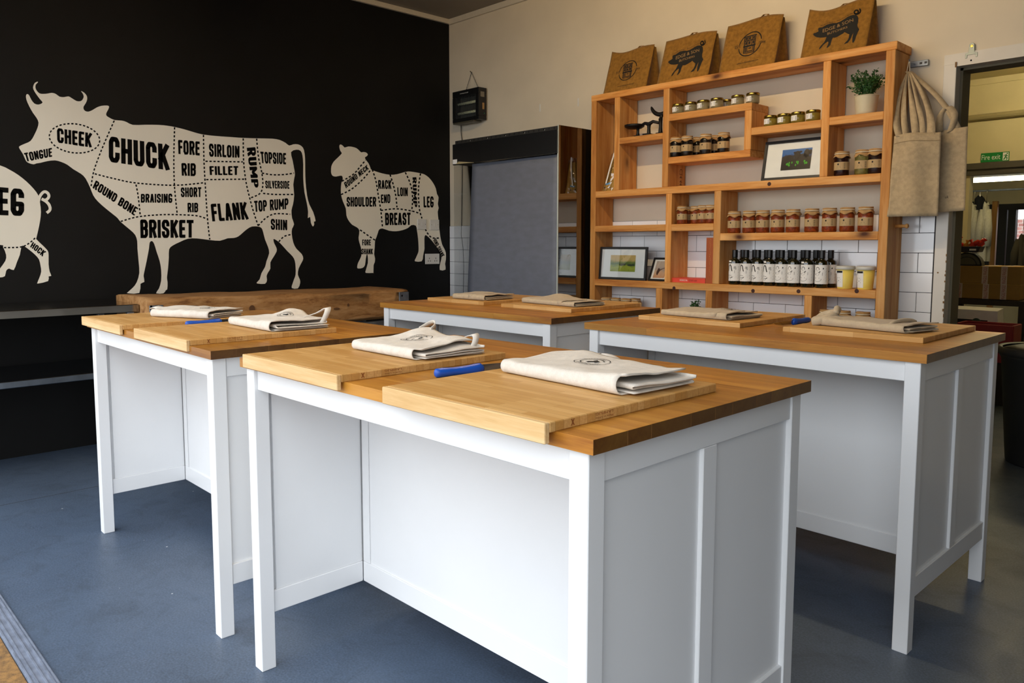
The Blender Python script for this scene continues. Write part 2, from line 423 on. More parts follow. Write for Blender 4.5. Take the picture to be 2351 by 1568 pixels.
obj('wall_lean_back', MB().box(-3.75, wa.x, LY, LY + .1, -.1, 2.3).box(wa.x, wa.x + 1.2, LY, LY + .1, wa.z, 2.3).box(wa.x, wa.x + 1.2, LY, LY + .1, -.1, wz - .2).box(wa.x + 1.2, .45, LY, LY + .1, -.1, 2.3), m_store, kind='structure')
m_dark = plain('dark_frame', '15140f', .6)
wn = obj('window_1', MB().box(wa.x - .35, wa.x + .03, LY - .05, LY + .06, wz - .25, wa.z + .05).box(wa.x + .03, wa.x + 1.2, LY - .05, LY + .06, wa.z - .03, wa.z + .05), m_dark, kind='structure')
mx = aY(2326, 500, LY).x
obj('mullion', MB().box(mx - .045, mx + .045, LY - .06, LY + .05, wz - .25, wa.z), m_dark, wn)
obj('pane', MB().box(wa.x + .03, wa.x + 1.2, LY + .03, LY + .034, wz - .2, wa.z), m_sheet, wn)
def brick_mat():
    t = NT('far_brick'); v = t.coords(0, (1, 1, 1))
    mp = t.n('ShaderNodeMapping'); mp.inputs['Rotation'].default_value = (rad(90), 0, 0); t.l(v, mp.inputs[0])
    b = t.n('ShaderNodeTexBrick', Scale=4.0); t.l(mp.outputs[0], b.inputs['Vector'])
    b.inputs['Color1'].default_value = lin('8a4a44'); b.inputs['Color2'].default_value = lin('a87068'); b.inputs['Mortar'].default_value = lin('b9b2ac')
    t.l(b.outputs['Color'], t.b.inputs['Base Color']); return t.m
zb = aY(2340, 503, 16).z
obj('wall_yard', MB().box(-8, 4, 16, 16.3, -.3, zb), brick_mat(), kind='structure')
obj('ground_yard', MB().box(-8, 4, LY + .15, 16, -.3, -.1), m_ground, kind='structure')

# ---- lamps
m_tube = emit('lamp_tube', (1.0, .72, .38, 1), 170.0)
def batten(name, x0, x1, y, z, label, m, r=.014, along='x', group=None, shade=True):
    t = thing(name, label, 'lamp', ((x0 + x1) / 2, y, z), 0 if along == 'x' else pi / 2, group)
    w = (x1 - x0) / 2
    obj('housing', MB().box(-w, w, -.03, .03, .022, .07), m_whitepl, t, bevel=.004, seg=1)
    if shade: obj('reflector', MB().box(-w, w, -.09, -.03, .045, .05).box(-w, w, .03, .09, .045, .05), m_whitepl, t)
    obj('tube', MB().tube([(-w + .03, 0, 0), (w - .03, 0, 0)], r, 12), m, t, smooth=True)
    for s in (-1, 1): obj('lamp_holder', MB().box(s * w - (.03 if s > 0 else 0), s * w + (0 if s > 0 else .03), -.02, .02, -.02, .03), m_whitepl, t)
    return t
batten('strip_lamp', -3.0, -1.5, 2.35, 2.93, 'strip lamp hung over the middle of the four worktables', m_tube)
tb = aY(2226, 414, 10.4); te = aY(2351, 408.5, 10.4)
m_tube2 = emit('store_tube', (1.0, .90, .55, 1), 14.0)
batten('fluorescent_lamp', tb.x, te.x + .35, 10.4, tb.z, 'lit fluorescent tube hanging in the room beyond the doorway', m_tube2, r=.03, shade=False)
m_tube3 = emit('store_ceiling_tube', (1.0, .82, .46, 1), 85.0)
batten('strip_lamp', -2.2, -.9, 8.0, 2.77, 'strip lamp on the store ceiling behind the door header', m_tube3)

# ------------------------------------------------------------------ worktables
TL, TD, TH, TT = 1.26, .79, .90, .026
def table(loc, rz, label, first=None):
    t = thing('worktable', label, 'table', loc, rz, 'four white worktables')
    top = obj('tabletop', MB().box(.006, TL - .006, .006, TD - .006, TH - TT + .002, TH - .004), m_oak, t)
    n = 9; rg = random.Random(int(abs(loc[0]) * 50)); cuts = [0] + [TD * (k + rg.uniform(-.28, .28)) / n for k in range(1, n)] + [TD]
    for k in range(n):
        a, b = cuts[k], cuts[k + 1]
        # the staves run along the table, butted end to end at staggered places
        cut = [0] + sorted(random.Random(int(100 * loc[0]) + k).sample([.3, .45, .6, .75, .9, 1.0], 1)) + [TL]
        for c0, c1 in zip(cut, cut[1:]):
            bx('stave', c0 + .00005, c1 - .00005, a + .00003, b - .00003, TH - TT, TH, m_oak, top, bevel=.0003)
    ox, oy, lw = .018, .011, .043
    for lx in (ox, TL - ox - lw):
        for ly in (oy, TD - oy - lw):
            bx('leg', lx, lx + lw, ly, ly + lw, 0, TH - TT, m_white, t, bevel=.0015)
    rz0, rz1, bz0, bz1 = .814, TH - TT, .16, .224
    rec = .010
    # front apron, and the top rail behind
    bx('apron', ox + lw, TL - ox - lw, oy + rec, oy + rec + .018, rz0, rz1, m_white, t)
    bx('apron', ox + lw, TL - ox - lw, TD - oy - rec - .018, TD - oy - rec, rz0, rz1, m_white, t)
    for s in (0, 1):
        def sx(a, b): return (a, b) if s == 0 else (TL - b, TL - a)
        x0, x1 = sx(ox + .004, ox + .022)
        y0, y1 = oy + lw + .002, TD - oy - lw
        bx('top_rail', x0, x1, y0, y1, rz0, rz1, m_white, t)
        bx('bottom_rail', x0, x1, y0, y1, bz0, bz1, m_white, t)
        bx('stile', x0, x1, TD/2 - .025, TD/2 + .025, bz1 + .0005, rz0 - .0005, m_white, t)
        px0, px1 = sx(ox + .013, ox + .021)
        bx('side_panel', px0, px1, y0, y1, bz0 + .01, rz0 + .01, m_white, t, bevel=0)
        ix0, ix1 = sx(ox + .0225, ox + .034)
        bx('inner_rail', ix0, ix1, y0, .362, bz0, bz1, m_white, t)
        bx('inner_panel', *sx(ox + .0225, ox + .030), y0 + .012, .362, bz1 + .0005, rz1, m_white, t, bevel=0)
    # back of the knee space
    xi0, xi1 = ox + .0345, TL - ox - .0345
    bx('back_panel', xi0, xi1, .368, .378, bz1, rz1, m_white, t, bevel=0)
    bx('kick_rail', xi0, xi1, .363, .381, bz0, bz1, m_white, t)
    for a in (xi0, xi1 - .034): bx('back_stile', a, a + .034, .364, .3675, bz1 + .0005, rz1, m_white, t, bevel=.0008)
    # shelves of the far side
    for z in (bz0 + .01, .52): bx('shelf', xi0, xi1, .3785, TD - oy - lw, z, z + .018, m_white, t)
    return t
TABLES = {1: ((-3.4799, .9607, 0), -.0119), 2: ((-2.038, .9503, 0), .0042), 3: ((-3.4644, 2.4253, 0), -.0045), 4: ((-2.0011, 2.3923, 0), -.0035)}
table(*TABLES[1], 'white worktable with oak top next to the steel bench and butcher block')
table(*TABLES[2], 'white worktable with oak top standing frontmost, its whole open front in view')
table(*TABLES[3], 'white worktable with oak top in front of the dark blind cabinet')
table(*TABLES[4], 'white worktable with oak top near the doorway, below the jar shelves')

# ---- chopping boards: bamboo with a lip that hooks over the table's edge
BW, BD, BT, BH = .465, .525, .018, .036
def cboard(x, y, z, w, flip, rz, label, mark=True):
    t = thing('chopping_board', label, 'chopping board', (x, y, z), rz, 'bamboo chopping boards')
    bx('board', 0, w, 0 if not flip else 0, BD, 0, BT, m_bamboo, t, bevel=.0015)
    yl = (-.0125, -.0005) if not flip else (BD + .0005, BD + .0125)
    bx('lip', 0, w, yl[0], yl[1], BT - BH, BT, wood_lip, t, bevel=.0015)
    if mark:
        mb = MB(); text_into(mb, 'LÄMPLIG', lambda u, v: (w + .0004, .17 - .05 * u, .0155 - .006 * v))
        text_into(mb, 'Made in China', lambda u, v: (w + .0004, .17 - .05 * u, .0075 - .0035 * v))
        mb.add([(w + .0004, .060, .004), (w + .0004, .063, .004), (w + .0004, .056, .0155), (w + .0004, .053, .0155)], [(0, 1, 2, 3)])
        mb.add([(w + .0004, .060, .0155), (w + .0004, .063, .0155), (w + .0004, .056, .004), (w + .0004, .053, .004)], [(0, 1, 2, 3)])
        obj('burnt_mark', mb, m_inkbrown, t)
    return t
_tc = {}
def text_raw(s):
    if s not in _tc:
        cu = bpy.data.curves.new('lettering', 'FONT'); cu.body = s; cu.size = 1; cu.resolution_u = 3
        o = bpy.data.objects.new('lettering', cu); me = bpy.data.meshes.new_from_object(o)
        vs = [tuple(v.co) for v in me.vertices]; fs = [tuple(p.vertices) for p in me.polygons]
        bpy.data.objects.remove(o); bpy.data.meshes.remove(me); bpy.data.curves.remove(cu)
        xs = [v[0] for v in vs]; ys = [v[1] for v in vs]
        _tc[s] = ([((v[0] - min(xs)) / (max(xs) - min(xs)), (v[1] - min(ys)) / (max(ys) - min(ys))) for v in vs], fs, (max(xs) - min(xs)) / (max(ys) - min(ys)))
    return _tc[s]
def text_into(mb, s, fn):
    vs, fs, _ = text_raw(s); mb.add([fn(u, v) for u, v in vs], fs)
wood_lip = wood('bamboo_lip', 'c49a60', 'd6b07a', 'e4c898', 0, .5, 1.2, 0, .05, .35)
cboard(-3.495, .9575, TH, .49, False, -.012, 'bamboo chopping board at the bench end of the table beside the butcher block', False)
cboard(-2.8645, .955, TH, .482, False, -.008, 'bamboo chopping board under the apron with the upright strap loop')
cboard(-1.9776, .9425, TH, .473, False, .003, 'bamboo chopping board under the apron with the peaked corner')
cboard(-1.3193, .9375, TH, .462, False, .003, 'bamboo chopping board lying closest to the camera, lip over the table edge')
cboard(-3.385, 2.69, TH, .465, True, -.004, 'bamboo chopping board in front of the blind, end further from the shelves', False)
cboard(-2.785, 2.682, TH, .465, True, -.004, 'bamboo chopping board nearest the photo frames on the wall shelves', False)
cboard(-1.925, 2.65, TH, .462, True, -.003, 'bamboo chopping board below the red book, beside a knife tip', False)
cboard(-1.297, 2.65, TH, .462, True, -.003, 'bamboo chopping board under the knotted apron by the doorway', False)

# ---- knives
def knife(p, q, label, blade=.15):
    """p: butt of the handle, q: where the blade leaves it"""
    p, q = Vector(p), Vector(q); L = (q - p).length; d = q - p
    t = thing('boning_knife', label, 'knife', p, math.atan2(d.y, d.x), 'blue-handled knives')
    prof = [(0, .004, .006), (.004, .010, .0105), (.02, .0115, .0115), (.05, .0105, .0100), (.085, .011, .0112), (L - .014, .0115, .0145), (L - .008, .0095, .0145), (L, .0075, .0085)]
    def f(u, v):
        j = v * (len(prof) - 1); i = min(int(j), len(prof) - 2); w = j - i
        x, ry, rz = [prof[i][k] * (1 - w) + prof[i+1][k] * w for k in range(3)]
        a = 2 * pi * u; return (x, ry * cos(a), .0125 + rz * sin(a) - .001)
    mb = MB().grid(f, 14, 15, cu=True); n = len(mb.v); mb.f.append(tuple(range(14))); mb.f.append(tuple(range(n - 14, n)))
    obj('handle', mb, m_blue, t, smooth=True)
    z = .0125
    pts = [(L - .01, -.010), (L + blade * .55, -.008), (L + blade * .85, -.002), (L + blade, .006), (L + blade * .6, .008), (L - .01, .009)]
    obj('blade', MB().prism(pts, lambda x, y, h: (x, y * .25 + h, z + y), -.0009, .0009), m_blade, t)
    return t
k = lambda u, v, z=.912: aZ(u, v, z)
knife((-2.947, 1.16, TH), (-2.925, 1.295, TH), 'knife with blue handle between the boards beside the butcher block')
knife((-1.4035, 1.135, TH), (-1.377, 1.265, TH), 'knife with blue handle between the two boards closest to the camera')
knife((-1.375, 3.03, TH), (-1.38, 2.90, TH), 'knife with blue handle between the boards near the doorway')

# ------------------------------------------------------------------ painted butchery charts on the black wall
S1 = .35072
def c1(u, v): return (u * S1, 150 + v * S1)
S2 = .25514
def c2(u, v): return (720 + u * S2, 300 + v * S2)
def onwall(q, e): p = aX(q[0], q[1], XB + e); return (p.x, p.y, p.z)
def smooth_loop(pts, k=2):
    P = [Vector(p) for p in pts]; n = len(P); out = []
    for i in range(n):
        a, b, c, d = P[i-1], P[i], P[(i+1) % n], P[(i+2) % n]
        for j in range(k):
            t = j / k
            out.append(.5 * ((2*b) + (c-a)*t + (2*a-5*b+4*c-d)*t*t + (3*b-a-3*c+d)*t**3))
    return [tuple(p) for p in out]
def smooth_line(pts, k=8):
    P = [Vector(p) for p in pts]; out = []
    for i in range(len(P) - 1):
        a, b, c, d = P[max(i-1, 0)], P[i], P[i+1], P[min(i+2, len(P)-1)]
        for j in range(k):
            t = j / k; out.append(.5 * ((2*b) + (c-a)*t + (2*a-5*b+4*c-d)*t*t + (3*b-a-3*c+d)*t**3))
    out.append(P[-1]); return out
def stroke2(mb, pts, w, fn, joints=True):
    P = [Vector(p) for p in pts]
    for a, b in zip(P, P[1:]):
        d = (b - a)
        if d.length < 1e-6: continue
        n = Vector((-d.y, d.x)).normalized() * (w / 2)
        mb.add([fn(*(a - n)), fn(*(b - n)), fn(*(b + n)), fn(*(a + n))], [(0, 1, 2, 3)])
    if joints:
        for p in P[1:-1]:
            mb.add([fn(p.x + w/2*cos(2*pi*k/10), p.y + w/2*sin(2*pi*k/10)) for k in range(10)], [tuple(range(10))])
def dashes(mb, pts, fn, w=7.5, dash=15, gap=11):
    L = smooth_line(pts); acc = 0; cur = [L[0]]; on = True; lim = dash
    for a, b in zip(L, L[1:]):
        seg = (b - a).length; pos = 0
        while acc + (seg - pos) >= lim:
            pos += lim - acc; p = a + (b - a) * (pos / seg); cur.append(p)
            if on: stroke2(mb, cur, w, fn, False)
            cur = [p]; on = not on; acc = 0; lim = dash if on else gap
        acc += seg - pos; cur.append(b)
    if on and len(cur) > 1: stroke2(mb, cur, w, fn, False)

# a narrow capital alphabet drawn as strokes
_c = [(1, .74), (1, .86), (.78, 1), (.22, 1), (0, .86), (0, .14), (.22, 0), (.78, 0), (1, .14)]
GLY = {'A': [[(0, 0), (.42, 1), (.58, 1), (1, 0)], [(.18, .27), (.82, .27)]],
 'B': [[(0, 0), (0, 1), (.75, 1), (1, .88), (1, .64), (.75, .53), (0, .53)], [(.75, .53), (1, .42), (1, .12), (.75, 0), (0, 0)]],
 'C': [_c + [(1, .28)]], 'D': [[(0, 0), (0, 1), (.72, 1), (1, .85), (1, .15), (.72, 0), (0, 0)]],
 'E': [[(1, 1), (0, 1), (0, 0), (1, 0)], [(0, .51), (.86, .51)]], 'F': [[(1, 1), (0, 1), (0, 0)], [(0, .5), (.86, .5)]],
 'G': [[(1, .80)] + _c[1:] + [(1, .42), (.55, .42)]], 'H': [[(0, 0), (0, 1)], [(1, 0), (1, 1)], [(0, .51), (1, .51)]], 'I': [[(.5, 0), (.5, 1)]],
 'K': [[(0, 0), (0, 1)], [(1, 1), (.02, .40)], [(.34, .60), (1, 0)]], 'L': [[(0, 1), (0, 0), (1, 0)]],
 'M': [[(0, 0), (0, 1), (.5, .3), (1, 1), (1, 0)]], 'N': [[(0, 0), (0, 1), (1, 0), (1, 1)]],
 'O': [[(.22, 0), (0, .14), (0, .86), (.22, 1), (.78, 1), (1, .86), (1, .14), (.78, 0), (.22, 0), (0, .14)]],
 'P': [[(0, 0), (0, 1), (.75, 1), (1, .87), (1, .58), (.75, .45), (0, .45)]],
 'R': [[(0, 0), (0, 1), (.75, 1), (1, .88), (1, .62), (.75, .5), (0, .5)], [(.55, .5), (1, 0)]],
 'S': [[(1, .76), (1, .87), (.78, 1), (.22, 1), (0, .87), (0, .68), (.15, .57), (.85, .43), (1, .32), (1, .13), (.78, 0), (.22, 0), (0, .13), (0, .24)]],
 'T': [[(0, 1), (1, 1)], [(.5, 1), (.5, 0)]], 'U': [[(0, 1), (0, .14), (.22, 0), (.78, 0), (1, .14), (1, 1)]], 'V': [[(0, 1), (.5, 0), (1, 1)]]}
def block_text(mb, s, quad, fn, tw=.185):
    adv = []
    for ch in s: adv.append({' ': .22, 'I': tw, 'M': .60, 'T': .42, 'E': .38, 'F': .38, 'L': .38}.get(ch, .45))
    gap = .06; tot = sum(adv) + gap * (len(s) - 1); x = 0
    (ax, ay), (bx_, by), (cx_, cy), (dx, dy) = quad   # TL TR BR BL
    def mp(px, py):
        u = px / tot; v = py
        tx, ty = ax + (bx_ - ax) * u, ay + (by - ay) * u
        lx, ly = dx + (cx_ - dx) * u, dy + (cy - dy) * u
        return fn(lx + (tx - lx) * v, ly + (ty - ly) * v)
    for ch, w in zip(s, adv):
        for pl_ in GLY.get(ch, []):
            q = [Vector((x + tw/2 + p[0] * (w - tw), tw/2 * .9 + p[1] * (1 - tw * .9))) for p in pl_]
            cap = tw * .45      # square ends
            if pl_[0] != pl_[-1]: q[0] = q[0] + (q[0] - q[1]).normalized() * cap; q[-1] = q[-1] + (q[-1] - q[-2]).normalized() * cap
            stroke2(mb, q, tw, mp)
        x += w + gap

COW = [(125,540),(132,527),(165,512),(200,495),(225,455),(245,410),(252,375),(240,345),(215,310),(190,265),(173,225),(170,200),(177,188),(190,195),(205,225),(225,250),(250,257),(272,250),(278,240),(262,222),(235,185),(218,155),(218,135),(228,115),(245,107),(248,112),(235,125),(232,145),(240,165),(258,183),(280,187),(310,185),(340,180),(365,187),(390,205),(420,208),(448,203),(470,215),(500,233),(525,235),(540,225),(548,205),(542,185),(530,168),(550,178),(568,200),(570,225),(560,250),(547,270),(548,288),(560,300),(580,303),(605,293),(635,275),(665,265),(700,263),(714,270),(708,290),(697,310),(696,328),(715,342),(750,358),(800,362),(830,372),(870,390),(950,389),(1040,390),(1100,396),(1150,405),(1210,420),(1270,438),(1330,453),(1420,463),(1520,470),(1590,475),(1690,478),(1780,480),(1830,488),(1870,508),(1893,525),(1920,517),(1950,517),(1975,530),(1990,555),(1997,610),(1998,680),(2000,760),(2010,850),(2025,910),(2050,960),(2066,1018),(2055,1022),(2057,1040),(2048,1055),(2035,1030),(2030,992),(2015,1000),(2017,960),(2008,900),(1993,830),(1985,740),(1985,650),(1980,590),(1968,560),(1940,552),(1905,568),(1915,620),(1928,690),(1930,720),(1920,780),(1926,850),(1918,910),(1908,950),(1912,1000),(1925,1040),(1912,1070),(1910,1105),(1920,1160),(1940,1200),(1975,1235),(1985,1265),(1975,1290),(1955,1330),(1950,1370),(1962,1400),(1965,1425),(1950,1460),(1910,1458),(1915,1430),(1925,1400),(1935,1370),(1935,1320),(1930,1280),(1915,1250),(1880,1215),(1835,1165),(1805,1142),(1790,1138),(1795,1165),(1810,1195),(1810,1220),(1790,1255),(1770,1290),(1770,1330),(1755,1355),(1745,1380),(1748,1405),(1735,1430),(1685,1428),(1682,1420),(1700,1400),(1712,1360),(1735,1320),(1745,1280),(1762,1230),(1755,1190),(1735,1140),(1722,1090),(1712,1065),(1690,1055),(1650,1055),(1620,1070),(1590,1095),(1560,1120),(1530,1130),(1490,1132),(1440,1148),(1370,1143),(1290,1133),(1230,1135),(1180,1155),(1130,1180),(1107,1205),(1105,1260),(1100,1330),(1093,1390),(1097,1420),(1095,1465),(1085,1472),(1070,1492),(1022,1492),(1040,1462),(1055,1410),(1055,1340),(1045,1280),(1025,1220),(1010,1170),(995,1150),(980,1160),(975,1200),(960,1280),(945,1350),(940,1380),(945,1418),(920,1430),(912,1490),(838,1492),(836,1485),(870,1455),(895,1420),(912,1360),(908,1290),(900,1200),(898,1150),(885,1110),(850,1075),(790,1025),(770,1000),(740,975),(690,935),(640,890),(610,850),(590,800),(560,740),(530,710),(480,680),(440,650),(400,632),(360,622),(310,627),(265,638),(238,642),(220,648),(190,640),(170,625),(150,580)]
SHEEP = [(157,355),(160,320),(180,280),(215,245),(245,215),(253,200),(240,180),(232,150),(235,128),(248,125),(268,140),(280,152),(310,143),(345,145),(385,157),(410,178),(428,195),(445,192),(470,195),(488,213),(478,230),(462,240),(470,262),(495,295),(510,330),(520,350),(560,367),(620,385),(690,397),(750,392),(800,378),(850,367),(900,372),(960,383),(1000,395),(1040,425),(1075,470),(1100,520),(1110,570),(1125,600),(1118,660),(1126,695),(1117,730),(1122,790),(1130,870),(1140,950),(1155,1020),(1175,1060),(1190,1100),(1190,1160),(1183,1200),(1187,1250),(1135,1253),(1140,1190),(1150,1150),(1140,1100),(1110,1050),(1060,985),(1025,950),(1005,940),(997,970),(998,1060),(990,1100),(985,1130),(973,1175),(912,1175),(918,1150),(940,1100),(945,1060),(940,970),(930,900),(920,855),(880,850),(850,875),(800,895),(740,905),(680,900),(620,880),(590,890),(580,915),(565,960),(553,990),(550,1050),(545,1110),(553,1150),(550,1185),(540,1210),(538,1275),(530,1280),(470,1280),(470,1255),(488,1190),(487,1130),(480,1110),(470,1150),(462,1210),(440,1235),(400,1240),(392,1225),(400,1190),(420,1150),(432,1110),(425,1050),(410,1000),(405,960),(412,900),(390,870),(345,845),(310,800),(295,760),(290,700),(265,640),(250,590),(245,540),(250,470),(262,440),(258,410),(240,405),(200,413),(170,405),(158,380)]
PIG = [(0,655),(60,682),(120,718),(175,762),(220,808),(250,850),(262,900),(268,960),(262,1020),(250,1080),(238,1130),(240,1140),(270,1170),(310,1210),(318,1240),(318,1300),(325,1350),(336,1378),(318,1382),(315,1412),(250,1428),(245,1422),(258,1390),(270,1350),(265,1310),(255,1270),(230,1240),(195,1210),(155,1182),(140,1188),(130,1240),(110,1290),(90,1340),(60,1330),(40,1345),(32,1380),(0,1388),(-30,1380),(0,1330),(35,1280),(40,1240),(20,1190),(0,1175),(-200,1195),(-420,1195),(-505,1185),(-520,1300),(-540,1400),(-600,1400),(-590,1300),(-620,1190),(-760,1150),(-860,1130),(-900,1060),(-850,980),(-790,880),(-740,760),(-680,700),(-540,650),(-350,620),(-150,620)]
def mural(name, outline, cf, dash, words, label, extra=None):
    """one painted animal: pale body, black dashed cut lines, black lettering"""
    t = thing(name, label, 'wall mural', (XB, 0, 0), 0, 'butchery charts on the black wall')
    f0 = lambda u, v: tuple(Vector(onwall(cf(u, v), .0012)) - Vector((XB, 0, 0)))
    f1 = lambda u, v: tuple(Vector(onwall(cf(u, v), .0020)) - Vector((XB, 0, 0)))
    mb = MB().poly([f0(*p) for p in smooth_loop(outline)])
    if extra: extra(mb, f0)
    obj('silhouette', mb, m_decal, t, fixn=False)
    sc_ = S1 / (cf(1, 0)[0] - cf(0, 0)[0])
    for d in dash:
        mb = MB(); dashes(mb, d, f1, 9 * sc_, 15 * sc_, 11 * sc_)
        obj('cut_line', mb, m_decalblack, t, fixn=False)
    for s, q in words:
        mb = MB(); block_text(mb, s, q, f1); obj('lettering', mb, m_decalblack, t, fixn=False)
    return t
ell = [(488 + 165 * cos(a) , 478 + 95 * sin(a) + 14 * cos(a)) for a in [2 * pi * k / 24 for k in range(25)]]
mural('cow_mural', COW, c1, [ell, [(748,362),(700,470),(650,590),(612,700),(595,800)], [(620,710),(740,740),(890,770),(1140,785),(1340,768)],
  [(1143,405),(1138,600),(1142,790),(1160,972)], [(1332,455),(1335,620),(1343,770),(1358,1000),(1373,1140)],
  [(1592,478),(1595,630),(1610,760),(1635,870),(1660,960),(1690,1050)], [(1680,480),(1692,600),(1715,710),(1720,790),(1700,840),(1640,868)],
  [(1345,628),(1590,632)], [(1350,748),(1605,745)], [(1715,705),(1780,716),(1860,715),(1925,705)], [(1722,838),(1800,845),(1922,845)],
  [(1690,1050),(1740,1000),(1800,972),(1900,975)], [(1825,1155),(1860,1120),(1908,1107)], [(890,780),(905,860),(918,985)],
  [(790,1022),(900,992),(1050,978),(1180,978),(1290,985),(1355,1005)]],
 [('CHEEK', [(372,410),(602,445),(600,538),(375,505)]), ('TONGUE', [(155,575),(340,540),(342,597),(172,630)]), ('CHUCK', [(712,465),(1105,520),(1110,688),(712,630)]),
  ('FORE', [(1165,488),(1308,500),(1308,590),(1168,580)]), ('RIB', [(1187,640),(1282,642),(1282,725),(1190,722)]), ('SIRLOIN', [(1367,512),(1568,528),(1568,605),(1370,597)]),
  ('FILLET', [(1370,660),(1560,660),(1560,718),(1374,718)]), ('RUMP', [(1672,535),(1693,800),(1650,800),(1615,540)]), ('TOPSIDE', [(1703,565),(1873,575),(1873,648),(1710,640)]),
  ('SILVERSIDE', [(1735,755),(1895,758),(1895,808),(1738,805)]), ('ROUND BONE', [(628,752),(905,935),(880,985),(605,802)]), ('BRAISING', [(922,842),(1128,840),(1128,900),(922,898)]),
  ('SHORT', [(1183,800),(1318,798),(1318,862),(1185,862)]), ('RIB', [(1227,900),(1297,900),(1297,962),(1229,962)]), ('BRISKET', [(917,1010),(1268,1013),(1268,1128),(920,1130)]),
  ('FLANK', [(1378,908),(1612,895),(1628,1008),(1390,1022)]), ('TOP RUMP', [(1662,888),(1888,870),(1888,940),(1668,960)]), ('SHIN', [(1772,1005),(1880,1012),(1880,1080),(1773,1075)])],
 'white cow silhouette with named beef cuts painted on the black wall')
mural('sheep_mural', SHEEP, c2, [[(255,455),(360,390),(430,310),(468,265)], [(248,575),(350,520),(450,430),(520,345)], [(528,350),(560,450),(585,600),(605,720),(620,870)],
  [(688,395),(715,480),(740,590),(750,690)], [(825,375),(860,450),(885,540),(890,640),(882,725)], [(962,385),(945,500),(945,620),(955,720),(975,790)],
  [(605,718),(740,703),(880,722),(955,745)], [(418,893),(500,950),(553,985)], [(1005,885),(1030,930),(1070,965),(1145,965)]],
 [('ROUND NECK', [(272,470),(480,305),(497,345),(292,520)]), ('SHOULDER', [(297,597),(563,597),(563,683),(297,683)]), ('RACK', [(580,445),(700,445),(700,525),(582,523)]),
  ('END', [(605,575),(690,572),(690,652),(607,652)]), ('LOIN', [(752,510),(847,512),(847,590),(755,588)]), ('RUMP', [(925,418),(933,690),(897,685),(890,420)]),
  ('LEG', [(988,592),(1080,592),(1080,690),(990,690)]), ('BREAST', [(642,740),(873,738),(873,848),(645,850)]), ('FORE', [(437,980),(515,980),(515,1032),(438,1032)]),
  ('SHANK', [(430,1062),(533,1062),(533,1112),(430,1112)]), ('HIND SHANK', [(1100,965),(1180,1122),(1150,1140),(1075,988)])],
 'white sheep silhouette with named lamb cuts painted on the black wall')
def pigtail(mb, f):
    for pts, w, e in ((((250,900),(262,856),(288,828),(312,836),(320,858),(306,878),(284,884)), 19, .0010), (((272,874),(300,890),(322,915),(327,945),(306,966)), 19, .0018)):
        L = smooth_line(pts); v = []
        for i, p in enumerate(L):
            d = (L[min(i+1, len(L)-1)] - L[max(i-1, 0)]).normalized(); n = Vector((-d.y, d.x)) * (w/2)
            for q in (p - n, p + n): v.append(tuple(Vector(f(*q)) + Vector((e - .0012, 0, 0))))
        mb.add(v, [(2*i, 2*i+1, 2*i+3, 2*i+2) for i in range(len(L)-1)])
mural('pig_mural', PIG, c1, [[(0,1193),(130,1190),(190,1165),(235,1125)], [(-330,630),(-320,900),(-340,1190)]],
 [('LEG', [(-105,790),(158,812),(158,985),(-105,975)]), ('HOCK', [(215,1155),(303,1220),(278,1252),(197,1188)])],
 'white pig silhouette, hind leg and curly tail, painted on the black wall', pigtail)

# ---- sockets and switches on the black wall
def plate(name, y0, y1, z0, z1, label, kind):
    t = thing(name, label, 'socket' if kind == 'double' else 'switch', (XB, (y0+y1)/2, (z0+z1)/2))
    a, b = (y1-y0)/2, (z1-z0)/2
    obj('faceplate', MB().box(0.0025, .011, -a, a, -b, b), m_whitepl, t, bevel=.002)
    if kind == 'double':
        for s in (-1, 1):
            for dy, dz in ((0, .012), (-.011, -.010), (.011, -.010)):
                obj('pin_slot', MB().box(.011, .0113, s*.034 + dy - .003, s*.034 + dy + .003, dz - .006 - .006, dz + .004 - .006), m_blackpl, t)
            obj('rocker', MB().box(.011, .0135, s*.018 - .006, s*.018 + .006, .014, .03), m_whitepl, t, bevel=.001, seg=1)
    else:
        obj('rocker', MB().box(.011, .0135, -.009, .009, -.014, .014), m_whitepl, t, bevel=.001, seg=1)
        for s in (-1, 1): obj('screw', MB().lathe([(.003, 0), (.003, .0008)], 8), m_steel, t, (.011, s*.034, 0), (0, pi/2, 0))
    return t
plate('wall_switch', 3.896, 3.985, 1.336, 1.4185, 'white square switch plate over the sheep mural, nearer its belly', 'single')
plate('wall_switch', 4.0266, 4.1204, 1.333, 1.4166, 'white square switch plate on the sheep mural hind leg', 'single')
plate('wall_socket', 3.9733, 4.1201, 1.0508, 1.1357, 'white double wall socket between the sheep hind legs', 'double')

